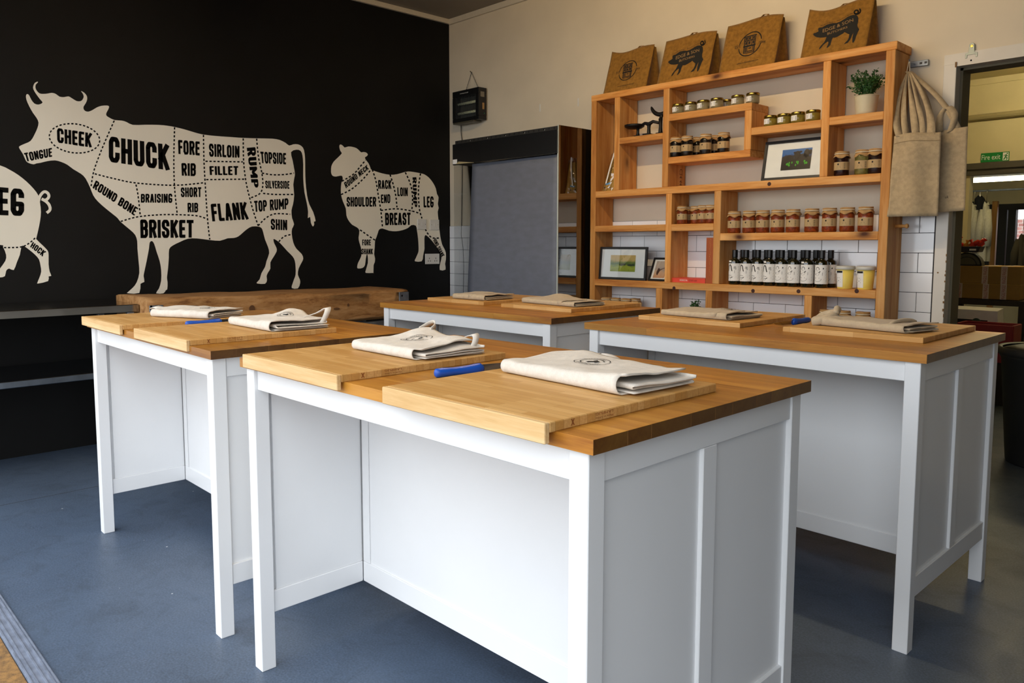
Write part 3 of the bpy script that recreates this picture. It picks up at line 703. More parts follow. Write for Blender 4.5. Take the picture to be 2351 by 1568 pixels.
# ---- steel bench and the butcher block
t = thing('steel_bench', 'stainless steel bench with lower shelf along the black wall', 'bench', (-4.73, .95, 0))
bx('bench_top', -.295, .295, -.55, .545, .845, .887, m_steel, t, bevel=.003)
bx('lower_shelf', -.28, .295, -.53, .53, .497, .532, plain('bench_galv', '7d848c', .22, 1.0, noise_amt=.2, nscale=14), t, bevel=.003)
for sx in (-.27, .25):
    for sy in (-.52, .485): bx('leg', sx, sx + .035, sy, sy + .035, 0, .845, m_galv, t)
t = thing('butcher_block', 'thick worn wooden butcher block on a metal stand by the black wall', 'butcher block', (-4.58, 2.38, 0))
def blk(u, v):  # rounded loaf section swept along y, wobbling where it is worn
    y = -.88 + 1.76 * v; a = 2 * pi * u
    hx, hz = .26, .105
    e = .16
    cx_ = math.copysign(abs(cos(a)) ** e, cos(a)); sz = math.copysign(abs(sin(a)) ** e, sin(a))
    wob = noise.noise(Vector((a * 1.3, y * 3.1, 4.2))) * .008 + noise.noise(Vector((a * 4, y * 11, 1.2))) * .0025
    dip = .012 * cos(y * 1.6) if sz > .8 else 0
    return (cx_ * (hx + wob), y, .81 + sz * (hz + wob) - dip * .6 + .010 * (y / .88) * -(1 if sz > .8 else 0))
mb = MB().grid(blk, 48, 44, cu=True); n = len(mb.v); mb.f += [tuple(range(48)), tuple(range(n - 48, n))]
o = obj('block', mb, m_block, t, smooth=True)
m_stain = plain('dark_stain', '5e3d20', .8)
for y, z, w, h in ((-.28, .83, .04, .05), (.30, .80, .05, .012), (.39, .82, .018, .02), (.18, .80, .012, .012), (-.66, .86, .16, .03)):
    obj('stain', MB().poly([(.2655, y + w/2*cos(2*pi*k/14)*(1+.3*noise.noise(Vector((k, y, z)))), z + h/2*sin(2*pi*k/14)) for k in range(14)]), m_stain, t, solid=.0005)
obj('knot', MB().lathe([(0, 0), (.014, .0012), (.019, 0)], 16), m_stain, t, (.2662, .06, .775), (0, pi/2, 0))
for s in (-1, 1):
    obj('corner_plate', MB().box(.262, .268, s*.80 - (.0 if s > 0 else .07), s*.80 + (.07 if s > 0 else 0), .80, .885).box(-.262, .268, s*.87 - .003, s*.87 + .012, .80, .885), m_galv, t, bevel=.001, seg=1)
    obj('bolt', MB().lathe([(.007, 0), (.007, .002), (.003, .0022)], 12), m_blackmetal, t, (.268, s*.823, .86), (0, pi/2, 0))
bx('stand_rail', .20, .26, -.84, .84, .645, .695, m_galv, t); bx('stand_rail', -.26, -.20, -.84, .84, .645, .695, m_galv, t)
for sx in (-.25, .20):
    for sy in (-.82, .77): bx('leg', sx, sx + .05, sy, sy + .05, 0, .645, m_galv, t)

# ---- display chiller with its night blind down
def blind_mat():
    t = NT('night_blind'); v = t.coords(0)
    w = t.n('ShaderNodeTexNoise', Scale=260.0, Detail=2.0); n1 = t.n('ShaderNodeTexNoise', Scale=9.0, Detail=3.0)
    mp = t.n('ShaderNodeMapping'); mp.inputs['Scale'].default_value = (1.5, 1, 3); t.l(v, mp.inputs[0]); t.l(mp.outputs[0], n1.inputs['Vector']); t.l(v, w.inputs['Vector'])
    c = t.ramp(n1.outputs['Fac'], [(.3, lin('646974')), (.7, lin('6c717e'))])
    t.l(c, t.b.inputs['Base Color']); t.b.inputs['Roughness'].default_value = .55; t.b.inputs['Specular IOR Level'].default_value = .4
    t.bump(w.outputs['Fac'], .2, .001); return t.m
m_blind = blind_mat()
FX0, FX1, FY0, FY1 = -4.42, -3.384, 3.76, 4.075
fx, fy = (FX0 + FX1) / 2, (FY0 + FY1) / 2
t = thing('display_chiller', 'black display chiller with grey blind pulled down and glass sides', 'refrigerator', (fx, fy, 0))
hw, hd = (FX1 - FX0) / 2, (FY1 - FY0) / 2
m_chblack = plain('chiller_black', '0c0c0d', .35)
obj('header', MB().box(-hw, hw, -hd, -hd + .02, 1.795, 1.945), m_chblack, t, bevel=.002, seg=1)
obj('canopy', MB().box(-hw, hw - .012, -hd + .02, hd, 1.80, 1.93), m_chblack, t, bevel=.002, seg=1)
obj('header_strip', MB().box(-hw + .24, hw - .015, -hd - .004, -hd, 1.792, 1.799), m_steel, t)
mb = MB().box(-hw + .025, hw, -hd + .006, -hd + .012, 1.945, 1.969)
obj('vent_strip', mb, plain('vent_grey', '23221f', .5), t)
for kx in range(22):
    x = -hw + .05 + kx * (2 * hw - .08) / 21
    obj('vent_hole', MB().lathe([(.006, 0), (.0075, .0006), (.006, .0012)], 10), m_steel if kx % 4 == 3 else plain('vent_dark', '060606', .5) if kx == 0 else bpy.data.materials['vent_dark'], t, (x, -hd + .0055, 1.957), (pi/2, 0, 0))
def blind(u, v):
    z = 1.79 - 1.42 * v; xl = -hw + .195 - .085 * v
    return (xl + (hw - .005 - xl) * u, -hd + .022 + .003 * noise.noise(Vector((u * 2, v * 6, 0))), z)
obj('night_blind', MB().grid(blind, 16, 28), m_blind, t, smooth=True, solid=.002)
for s in (-1, 1):
    a = s * (hw - .004); obj('side_glass', MB().box(a - .004, a + .004, -hd + .012, hd - .03, .40, 1.975 if s > 0 else 1.80), m_darksheet if s > 0 else m_sheet, t)
obj('glass_clip', MB().tube([(hw - .006, -hd + .014, 1.785), (hw + .003, -hd + .014, 1.785)], .006, 10), m_steel, t)
obj('glass_edge', MB().box(hw - .004, hw + .0042, -hd + .006, -hd + .0118, .40, 1.975), plain('glass_edge', 'b9c4c0', .3), t)
bx('rear_column', hw - .05, hw - .002, hd - .029, hd + .03, 0, 1.975, m_chblack, t)
bx('rear_column', -hw, -hw + .012, hd - .025, hd, 0, 1.80, m_chblack, t)
bx('back_panel', -hw + .16, hw - .05, hd - .02, hd + .02, .40, 1.80, m_blackpl, t)
for z in (.75, 1.05, 1.35, 1.6): bx('shelf', -hw + .2, hw - .05, -hd + .08, hd - .03, z, z + .012, m_galv, t)
bx('base', -hw, hw, -hd, hd, 0, .395, m_chblack, t, bevel=.004)
obj('price_label', MB().box(-hw + .005, -hw + .052, -hd - .0012, -hd - .0002, 1.802, 1.835), m_paper, t)
# torn corner of the header strip
obj('torn_tape', MB().poly([(-hw + .04, -hd - .0015, 1.800), (-hw + .25, -hd - .0015, 1.797), (-hw + .17, -hd - .0015, 1.805), (-hw + .07, -hd - .0015, 1.817)]), plain('tape', 'a89a72', .6), t, solid=.0006)

# ---- insect killer on its chain
t = thing('insect_killer', 'black electric insect killer hanging on a chain above the chiller', 'insect killer', (-4.7175, 4.19, 2.19))
hw, hh = .1575, .247
obj('case', MB().box(-hw, hw, -.04, .045, 0, .03).box(-hw, hw, -.04, .045, .20, hh).box(-hw, -hw + .03, -.04, .045, .03, .20).box(hw - .035, hw, -.04, .045, .03, .20), m_blackpl, t, bevel=.005)
bx('back_plate', -hw + .03, hw - .035, .02, .045, .03, .20, plain('zapper_grey', '3a3c36', .4), t)
m_zap = plain('zapper_tube', 'c9cfae', .3)
for s in (.075, .15): obj('lamp_tube', MB().tube([(-hw + .03, .0, s), (hw - .035, .0, s)], .011, 10), m_zap, t, smooth=True)
for kx in range(16): obj('guard_bar', MB().tube([(-hw + .04 + kx * .0155, -.034, .03), (-hw + .04 + kx * .0155, -.034, .20)], .0016, 6), m_blackpl, t)
bx('collection_tray', -hw + .01, hw - .05, -.045, .03, -.012, .0, plain('tray_grey', '4b473a', .4), t)
obj('rating_label', MB().box(hw, hw + .0006, -.02, .02, .175, .215), m_steel, t)
obj('warning_label', MB().box(hw, hw + .0006, .0, .02, .08, .13), m_kraft, t)
obj('power_light', MB().lathe([(.004, 0), (.003, .001)], 8), plain('green_lens', '1f8a5a', .3), t, (hw, .02, .05), (0, pi/2, 0))
mb = MB(); text_into(mb, 'eazyzap', lambda u, v: (-.065 + .10 * u, -.0403, .216 + .009 * v)); obj('lettering', mb, m_whitepl, t)
for xa in (-.075, .085):
    a = Vector((xa, .03, hh)); b = Vector((-.03, .055, .398)); n = 13
    mb = MB()
    for i in range(n):
        p = a + (b - a) * ((i + .5) / n); d = (b - a).normalized(); q = Vector((0, 1, 0)) if i % 2 else d.cross(Vector((0, 1, 0)))
        mb.tube([p + d * (.0085 * cos(2*pi*j/8)) + q * (.004 * sin(2*pi*j/8)) for j in range(9)], .0011, 5, False)
    obj('chain', mb, m_steel, t)
obj('hook', MB().tube([(-.03, .06, .40), (-.03, .045, .40), (-.03, .04, .408)], .003, 6), m_steel, t)
obj('power_cord', MB().tube([(-.145, .04, 0), (-.15, .045, -.06), (-.142, .05, -.15), (-.14, .05, -.24), (-.15, .052, -.5), (-.16, .052, -.9), (-.14, .052, -1.0), (-.13, .052, -1.15), (-.142, .052, -1.5)], .0035, 6), m_blackpl, t, smooth=True)

for i, (u, v) in enumerate(((1240.5, 248), (1328, 235))):
    q = aY(u, v, YB)
    obj('hook_strip', MB().box(-.006, .006, -.004, 0, -.028, .028), m_whitepl, None, (q.x, YB, q.z), bevel=.0015, seg=1, label=('white adhesive strip on the wall above the chiller middle', 'white adhesive strip on the wall nearer the shelving unit')[i], cat='hook', group='adhesive strips on the wall')

# ------------------------------------------------------------------ wall shelves of thick pine
S5, S6, S7, S8 = .18715, .21683, .18491, .20408
def c5(u, v): return 1340 + u*S5, 180 + v*S5
def c6(u, v): return 1700 + u*S6, 100 + v*S6
def c7(u, v): return 1340 + u*S7, 430 + v*S7
def c8(u, v): return 1620 + u*S8, 430 + v*S8
SO = Vector((-2.4, 4.145, 0))
YF, YK = 4.05, 4.24
ts = thing('shelving_unit', 'large pine shelving unit with uneven bays against the tiled wall', 'shelf', SO)
def sb(name, x0, x1, z0, z1, mat): return bx(name, x0 - SO.x, x1 - SO.x, YF - SO.y, YK - SO.y, z0, z1, mat, ts, bevel=.0025)
sb('upright', -3.345, -3.302, 0, 2.147, m_pine_z); sb('upright', -1.505, -1.461, 0, 2.147, m_pine_z)
sb('shelf_board', -3.347, -1.455, 2.147, 2.187, m_pine_x)
sb('shelf_board', -3.302, -1.505, 1.518, 1.560, m_pine_x); sb('shelf_board', -3.302, -1.505, .938, .980, m_pine_x)
sb('shelf_board', -3.302, -1.505, .70, .742, m_pine_x); sb('shelf_board', -3.302, -1.505, .25, .292, m_pine_x)
for x0, x1 in ((-3.154, -3.112), (-2.784, -2.741), (-1.811, -1.770)): sb('upright', x0, x1, 1.560, 2.147, m_pine_z)
sb('upright', -2.244, -2.202, 1.737, 1.953, m_pine_z)
sb('shelf_board', -3.112, -2.784, 1.850, 1.889, m_pine_x); sb('shelf_board', -2.741, -2.202, 1.953, 1.994, m_pine_x)
sb('shelf_board', -2.741, -2.204, 1.697, 1.737, m_pine_x); sb('shelf_board', -2.202, -1.811, 1.814, 1.855, m_pine_x)
sb('shelf_board', -1.770, -1.505, 1.820, 1.860, m_pine_x)
for x0, x1 in ((-2.752, -2.710), (-2.422, -2.378)): sb('upright', x0, x1, .980, 1.518, m_pine_z)
sb('shelf_board', -3.302, -2.752, 1.293, 1.333, m_pine_x); sb('shelf_board', -2.710, -2.422, 1.291, 1.333, m_pine_x)
sb('shelf_board', -2.378, -1.505, 1.232, 1.274, m_pine_x)
for x0, x1 in ((-2.813, -2.768), (-2.464, -2.421), (-1.868, -1.827)): sb('upright', x0, x1, .742, .938, m_pine_z)
m_knot = plain('knot_plug', '3a160a', .7)
for (u, v) in (c8(533, 1165), c8(1045, 1170), c8(1700, 1168), c7(1122, 1252), c6(305, 1487)):
    p = aY(u, v, YF); obj('knot', MB().lathe([(0, .0006), (.0095, .0006), (.011, 0)], 14), m_knot, ts, (p.x - SO.x, YF - SO.y - .0002, p.z), (pi/2, 0, 0))
mb = MB()
text_into(mb, 'C24 44', lambda u, v: (-2.7405 - SO.x, 4.205 - .028 * v - SO.y + .0, 1.675 - .10 * u)); obj('timber_stamp', mb, plain('stamp_ink', '3a2410', .8), ts)

# ---- jars
def curved(mb, r, a0, a1, z0, z1, n=10):
    mb.grid(lambda u, v: (r * sin(a0 + (a1 - a0) * u), -r * cos(a0 + (a1 - a0) * u), z0 + (z1 - z0) * v), n, 2)
def wrapf(r): return lambda x, z: (r * sin(x / r), -r * cos(x / r), z)
m_cont = {'chutney': plain('chutney', 'b04c18', .35, noise_amt=.4, nscale=90), 'dark': plain('dark_pickle', '14100d', .3), 'red': plain('beetroot', '2c0710', .25), 'pale': plain('pale_pickle', '9a9148', .4, noise_amt=.3, nscale=80),
          'mustard': plain('mustard', 'b9a23a', .5, noise_amt=.1), 'cream': plain('cream_sauce', 'c4b68a', .5, noise_amt=.06), 'butter': plain('butter_yellow', 'e8cf62', .45)}
def kilner(kind, s, label, loc, group):
    """tall jar: glass, contents, kraft label, paper cover tied with string"""
    t = thing('preserve_jar', label, 'jar', loc, 0, group)
    r, h = .0365 * s, .108 * s
    obj('glass', MB().lathe([(r*.9, 0), (r, .006*s), (r, h*.86), (r*.86, h*.95), (r*.82, h)], 24), m_glass, t, smooth=True)
    obj('contents', MB().lathe([(r*.86, .003*s), (r*.95, .008*s), (r*.95, h*.84), (r*.80, h*.92)], 20), m_cont[kind], t, smooth=True)
    mb = MB(); curved(mb, r + .0004, -1.75, 1.75, h*.28, h*.66, 16); lb = obj('paper_label', mb, m_kraftlab, t, smooth=True, fixn=False)
    f = wrapf(r + .0008); mb = MB()
    mb.poly([f(-.003*s + .0042*s*cos(k*pi/4), h*.55 + .005*s*sin(k*pi/4)) for k in range(8)])
    for zz, w in ((.43, .016), (.39, .020), (.335, .026)): mb.add([f(-w*s/2, h*zz), f(w*s/2, h*zz), f(w*s/2, h*zz + .0012*s), f(-w*s/2, h*zz + .0012*s)], [(0, 1, 2, 3)])
    for q in range(6): mb.add([f(.024*s, h*(.33 + .05*q)), f(.033*s, h*(.33 + .05*q)), f(.033*s, h*(.345 + .05*q)), f(.024*s, h*(.345 + .05*q))], [(0, 1, 2, 3)])
    obj('print', mb, m_ink, lb, fixn=False)
    rng = random.Random(int(abs(loc[0]) * 1000))
    rl = r * .95; z0 = h * .98; n = 30
    ph = [rng.uniform(0, 6.28) for _ in range(4)]
    def frill(u, v):
        a = 2*pi*u
        if v < .34: w = v / .34; return (rl*w*cos(a), rl*w*sin(a), z0 + .019*s + .001*s*sin(3*a))
        if v < .5: return (rl*1.0*cos(a), rl*sin(a), z0 + .016*s)
        if v < .67: return (rl*.965*cos(a), rl*.965*sin(a), z0 + .006*s)
        w = (v - .67) / .33
        q = sin(8*a + ph[0]) * .6 + sin(5*a + ph[1]) * .4
        rr = rl * (.97 + (.20 + .13*q) * w); zz = z0 + .006*s - (.018 + .006*sin(4*a + ph[2])) * s * w
        return (rr*cos(a), rr*sin(a), zz)
    cv = obj('paper_cover', MB().grid(frill, n, 10, cu=True), m_kraft, t, smooth=True, solid=.0008)
    obj('string', MB().tube([(rl*1.015*cos(2*pi*k/20), rl*1.015*sin(2*pi*k/20), z0 + .008*s) for k in range(21)], .0023*s, 6, False), m_string, cv, smooth=True)
    return t
def place(pts, conv, yj, z):
    return [(aY(*conv(u, v), (yj[i] if isinstance(yj, (list, tuple)) else yj)).x, (yj[i] if isinstance(yj, (list, tuple)) else yj), z) for i, (u, v) in enumerate(pts)]
ORD = ['first', 'second', 'third', 'fourth', 'fifth', 'sixth', 'seventh', 'eighth', 'ninth']
P = place([(320,515),(488,520),(640,520),(808,517),(980,512),(1190,508),(1388,500),(1588,495),(1795,490)], c8, 4.10, 1.274)
g = 'chutney jars above the bottles'
for i, p in enumerate(P): kilner('chutney', 1.0, f'{ORD[i]} of nine orange chutney jars above the bottles, counted from the books', p, g)
P = place([(1222,440),(1310,436),(1388,438),(1478,440),(1580,440)], c7, [4.085, 4.185, 4.15, 4.085, 4.085], 1.333)
P[1] = (P[1][0] - .005, P[1][1], P[1][2]); g = 'chutney jars in the small bay'
for p, l in zip(P, ['orange chutney jar at the open end of the small bay above the books', 'orange chutney jar hidden deepest in the small bay above the books', 'orange chutney jar with torn paper cover set back in the small bay', 'orange chutney jar in front beside the torn-cover jar above the books', 'orange chutney jar half hidden by the upright above the tall book']):
    kilner('chutney', .86, l, p, g)
P = place([(1130,945),(1268,932),(1385,915),(1495,905),(1605,895),(1715,890)], c5, [4.09, 4.09, 4.18, 4.10, 4.19, 4.12], 1.737); g = 'dark pickle jars'
P[2] = (P[2][0] + .0, 4.185, 1.737)
for p, l in zip(P, ['dark pickle jar closest to the iron scale', 'second dark pickle jar from the iron scale, in front', 'dark pickle jar peeping out behind the second and fourth', 'dark pickle jar in front, midway along the short shelf', 'dark pickle jar at the back of the short shelf', 'dark pickle jar with tattered cover at the free end of the short shelf']):
    kilner('dark', .95, l, p, g)
P = place([(1068,1390),(1288,1385),(1430,1365)], c6, 4.10, 1.560); g = 'pickle jars under the potted plant'
for p, l, kd in zip(P, ['dark red pickle jar standing alone under the potted plant', 'pale green pickle jar under the potted plant', 'dark red pickle jar beside the pale green one against the upright'], ['red', 'pale', 'red']): kilner(kd, 1.0 if kd else 1, l, p, g)
P = place([(280,1392),(400,1385),(525,1390),(645,1375)], c7, [4.10, 4.10, 4.10, 4.15], .742); g = 'jars below the landscape photo'
for p, l in zip(P, ['jar with paper cover at the chiller end below the landscape photo', 'second jar from the chiller end below the landscape photo', 'third jar from the chiller end below the landscape photo', 'jar with dark contents showing below the landscape photo']): kilner('dark', .93, l, (p[0], p[1], .742), g)
P = place([(1360,1445),(1550,1445),(1770,1445)], c8, 4.10, .742); g = 'jars below the butter tubs'
for p, l in zip(P, ['jar with floppy paper cover next to the short upright below the bottles', 'middle jar of three below the yellow tubs', 'jar nearest the tall end upright below the yellow tubs']): kilner('chutney', .98, l, p, g)

def squat(kind, label, loc, group):
    t = thing('sauce_jar', label, 'jar', loc, 0, group)
    r, h = .0355, .046
    obj('glass', MB().lathe([(r*.88, 0), (r, .004), (r, h*.9), (r*.93, h)], 24), m_glass, t, smooth=True)
    obj('contents', MB().lathe([(r*.85, .003), (r*.96, .006), (r*.96, h*.9)], 20), m_cont[kind], t, smooth=True)
    obj('lid', MB().lathe([(r*.99, h*.98), (r*1.03, h), (r*1.03, h + .010), (r*.98, h + .012), (r*.8, h + .0115)], 24), m_gold, t, smooth=True)
    mb = MB(); curved(mb, r + .0005, -.95, .25, h*.25, h*.86, 8); lb = obj('paper_label', mb, m_paper, t, fixn=False)
    f = wrapf(r + .0009); mb = MB()
    for zz, a, b in ((.72, -.028, -.010), (.58, -.024, -.012), (.42, -.020, -.014)): mb.add([f(a, h*zz), f(b, h*zz), f(b, h*zz + .0015), f(a, h*zz + .0015)], [(0, 1, 2, 3)])
    for q in range(5): mb.add([f(.001, h*(.32 + .09*q)), f(.006, h*(.32 + .09*q)), f(.006, h*(.36 + .09*q)), f(.001, h*(.36 + .09*q))], [(0, 1, 2, 3)])
    obj('print', mb, m_ink, lb, fixn=False)
    return t
P = place([(1160,420),(1315,402),(1468,382),(1635,362),(1765,335),(1890,330),(2075,308)], c5, [4.09, 4.09, 4.09, 4.09, 4.18, 4.10, 4.10], 1.994); g = 'cream sauce jars'
for i, p in enumerate(P): squat('cream', ['squat cream sauce jar with gold lid next to the upright', 'second squat cream sauce jar from the upright', 'third squat cream sauce jar from the upright', 'fourth squat cream sauce jar from the upright, rather larger looking', 'squat cream sauce jar set back behind the others', 'squat cream sauce jar second from the free end of its shelf', 'squat cream sauce jar at the free end of its shelf'][i], p, g)
P = place([(320,868),(465,852),(610,832),(770,805)], c6, 4.09, 1.855); g = 'mustard jars'
for i, p in enumerate(P): squat('mustard', f'{ORD[i]} of four squat mustard jars above the cattle photo, from the step', p, g)

# ---- oil bottles in two rows
def bottle(kind, label, loc, group):
    t = thing('oil_bottle', label, 'bottle', loc, 0, group)
    r = .0325
    obj('glass', MB().lathe([(r*.92, 0), (r, .004), (r, .132), (r*.93, .140), (r*.5, .147), (r*.44, .153), (r*.42, .165)], 24), m_olive, t, smooth=True)
    obj('cap', MB().lathe([(r*.46, .155), (r*.48, .158), (r*.48, .197), (r*.44, .199), (0, .199)], 20), m_cap, t, smooth=False)
    mb = MB(); curved(mb, r + .0004, -2.2, 2.2, .021, .122, 22); lb = obj('paper_label', mb, m_paper, t, smooth=True, fixn=False)
    f = wrapf(r + .0008); mb = MB()
    if kind == 'hair':
        stroke2(mb, smooth_line([(-.026, .078), (-.022, .092), (-.019, .106), (-.012, .113), (-.005, .106), (-.002, .092), (.002, .078)]), .0055, f)
        stroke2(mb, smooth_line([(.0, .052), (-.024, .054), (-.029, .046), (-.020, .040), (-.024, .033), (-.030, .030)]), .0016, f)
        mb.poly([f(-.016, .045), f(.004, .046), f(.006, .042), f(-.004, .038), f(-.010, .040)])
        stroke2(mb, [(-.004, .040), (-.010, .030)], .0015, f)
        for q in range(3): stroke2(mb, smooth_line([(.010 + .004*q, .092), (.014 + .004*q, .104), (.017 + .004*q, .094), (.019 + .003*q, .086)]), .0011, f)
        stroke2(mb, [(.017, .066), (.017, .082)], .0014, f)
    else:
        stroke2(mb, smooth_line([(-.018, .095), (-.015, .106), (-.008, .110), (-.001, .106), (.001, .096)]), .0026, f)
        stroke2(mb, smooth_line([(-.014, .096), (-.010, .090), (-.005, .092)]), .001, f)
        mb.poly([f(-.025, .078), f(-.022, .070), f(-.012, .066), f(-.002, .067), f(.004, .080), f(.009, .088), f(.004, .089), f(-.004, .080), f(-.012, .078), f(-.018, .072)])
        mb.poly([f(-.024, .054), f(-.022, .050), f(.002, .050), f(.002, .055), f(-.018, .054)])
        stroke2(mb, smooth_line([(-.028, .046), (-.020, .036), (-.002, .034), (.010, .040), (.014, .048)]), .0012, f)
        mb.poly([f(.018, .100), f(.023, .098), f(.025, .104), f(.021, .108)])
        stroke2(mb, [(.018, .066), (.018, .082)], .0014, f)
    for zz in (.118, .0245):
        stroke2(mb, [(-.03, zz), (-.004, zz)], .0008, f); stroke2(mb, [(.004, zz), (.028, zz)], .0008, f)
    for q in range(9): stroke2(mb, [(.036 + .003*(q % 2), .036 + .008*q), (.042, .040 + .008*q)], .0012, f)
    obj('print', mb, m_ink, lb, fixn=False)
    mb = MB(); stroke2(mb, [(.008, .047), (.026, .045)], .0025, f); obj('red_print', mb, plain('red_ink', 'b98a84', .8), lb, fixn=False)
    return t
fr = place([(x, 1095) for x in (322,450,582,712,848,985,1137,1300)], c8, 4.093, .980)
bk = place([(x, 1080) for x in (412,545,678,806,946,1090,1232,1398)], c8, 4.178, .980)
gf, gk = 'oil bottles, front row', 'oil bottles, back row'
for i, p in enumerate(fr):
    w = 'long-haired figure' if i < 4 else 'seated figure'
    o = bottle('hair' if i < 4 else 'seat', f'{ORD[i]} dark oil bottle of the front row from the books, {w} on its label', p, gf)
    if i in (0, 3, 6):
        mb = MB(); curved(mb, .0328, -.75, -.1, .128, .138, 6); obj('price_sticker', mb, m_paper, o, fixn=False)
for i, p in enumerate(bk): bottle('seat' if i > 3 else 'hair', f'{ORD[i]} dark oil bottle of the hidden back row, counted from the books', p, gk)

# ---- two tubs
def tub(label, loc):
    t = thing('butter_tub', label, 'tub', loc, 0, 'yellow tubs')
    obj('tub_body', MB().lathe([(.034, 0), (.036, .004), (.043, .104)], 28), plain('clear_plastic', 'e6dfae', .25), t, smooth=True) if False else None
    obj('tub_body', MB().lathe([(.034, 0), (.036, .003), (.0425, .104)], 28), m_cont['butter'], t, smooth=True)
    obj('lid', MB().lathe([(.046, .100), (.0475, .101), (.0475, .117), (.045, .119), (.042, .117)], 28), plain('frosted_lid', 'c9c8bf', .3) if 'frosted_lid' not in bpy.data.materials else bpy.data.materials['frosted_lid'], t, smooth=True)
    mb = MB()
    mb.grid(lambda u, v: ((.0372 + .0056*v) * sin(-1.05 + 1.15*u), -(.0372 + .0056*v) * cos(-1.05 + 1.15*u), .010 + .085*v), 8, 2)
    lb = obj('paper_label', mb, m_paper, t, fixn=False)
    mb = MB()
    mb.grid(lambda u, v: (.0437 * sin(-.8 + .85*u), -.0437 * cos(-.8 + .85*u), .084 + .010*v), 8, 2)
    f = wrapf(.0408)
    for zz, a, b in ((.058, -.030, -.012), (.050, -.034, -.008), (.043, -.025, -.015), (.036, -.034, -.008)): stroke2(mb, [(a, zz), (b, zz)], .0016, lambda x, z: ((.0372 + .0056*(z-.010)/.085 + .0008)*sin(x/.04), -(.0372 + .0056*(z-.010)/.085 + .0008)*cos(x/.04), z))
    obj('print', mb, m_ink, lb, fixn=False)
    obj('seal', MB().lathe([(0, .0005), (.008, .0005), (.009, 0)], 16), m_paper, lb, (-.0345, -.0285, .087), (pi/2 - .05, 0, -.9))
    return t
P = place([(1565, 1138), (1795, 1140)], c8, 4.10, .980)
tub('yellow tub with frosted lid beside the oil bottles', P[0]); tub('yellow tub with frosted lid beside the tall end upright', P[1])

# ---- framed photographs
def pic_mat(name, kind):
    t = NT(name); tc = t.n('ShaderNodeTexCoord'); sp = t.n('ShaderNodeSeparateXYZ'); t.l(tc.outputs['Generated'], sp.inputs[0])
    nz = t.n('ShaderNodeTexNoise', Scale=4.0 if kind != 'cattle' else 5.0, Detail=5.0); t.l(tc.outputs['Generated'], nz.inputs['Vector'])
    ad = t.n('ShaderNodeMath', operation='MULTIPLY_ADD'); t.l(nz.outputs['Fac'], ad.inputs[0]); ad.inputs[1].default_value = .5; t.l(sp.outputs[2], ad.inputs[2])
    if kind == 'hills': st = [(.22, lin('8a9420')), (.5, lin('a0a828')), (.66, lin('5f7a1e')), (.74, lin('4f6a20')), (.86, lin('8a8a38')), (1.0, lin('c9a860'))]
    elif kind == 'cattle': st = [(.2, lin('0a0d08')), (.55, lin('120c0a')), (.85, lin('1c0f0c')), (.97, lin('0d3f80')), (1.0, lin('1a62a8'))]
    else: st = [(.2, lin('c58a60')), (.55, lin('cda888')), (.8, lin('a89890')), (1.0, lin('b8a89c'))]
    t.l(t.ramp(ad.outputs[0], st), t.b.inputs['Base Color']); t.b.inputs['Roughness'].default_value = .3; return t.m
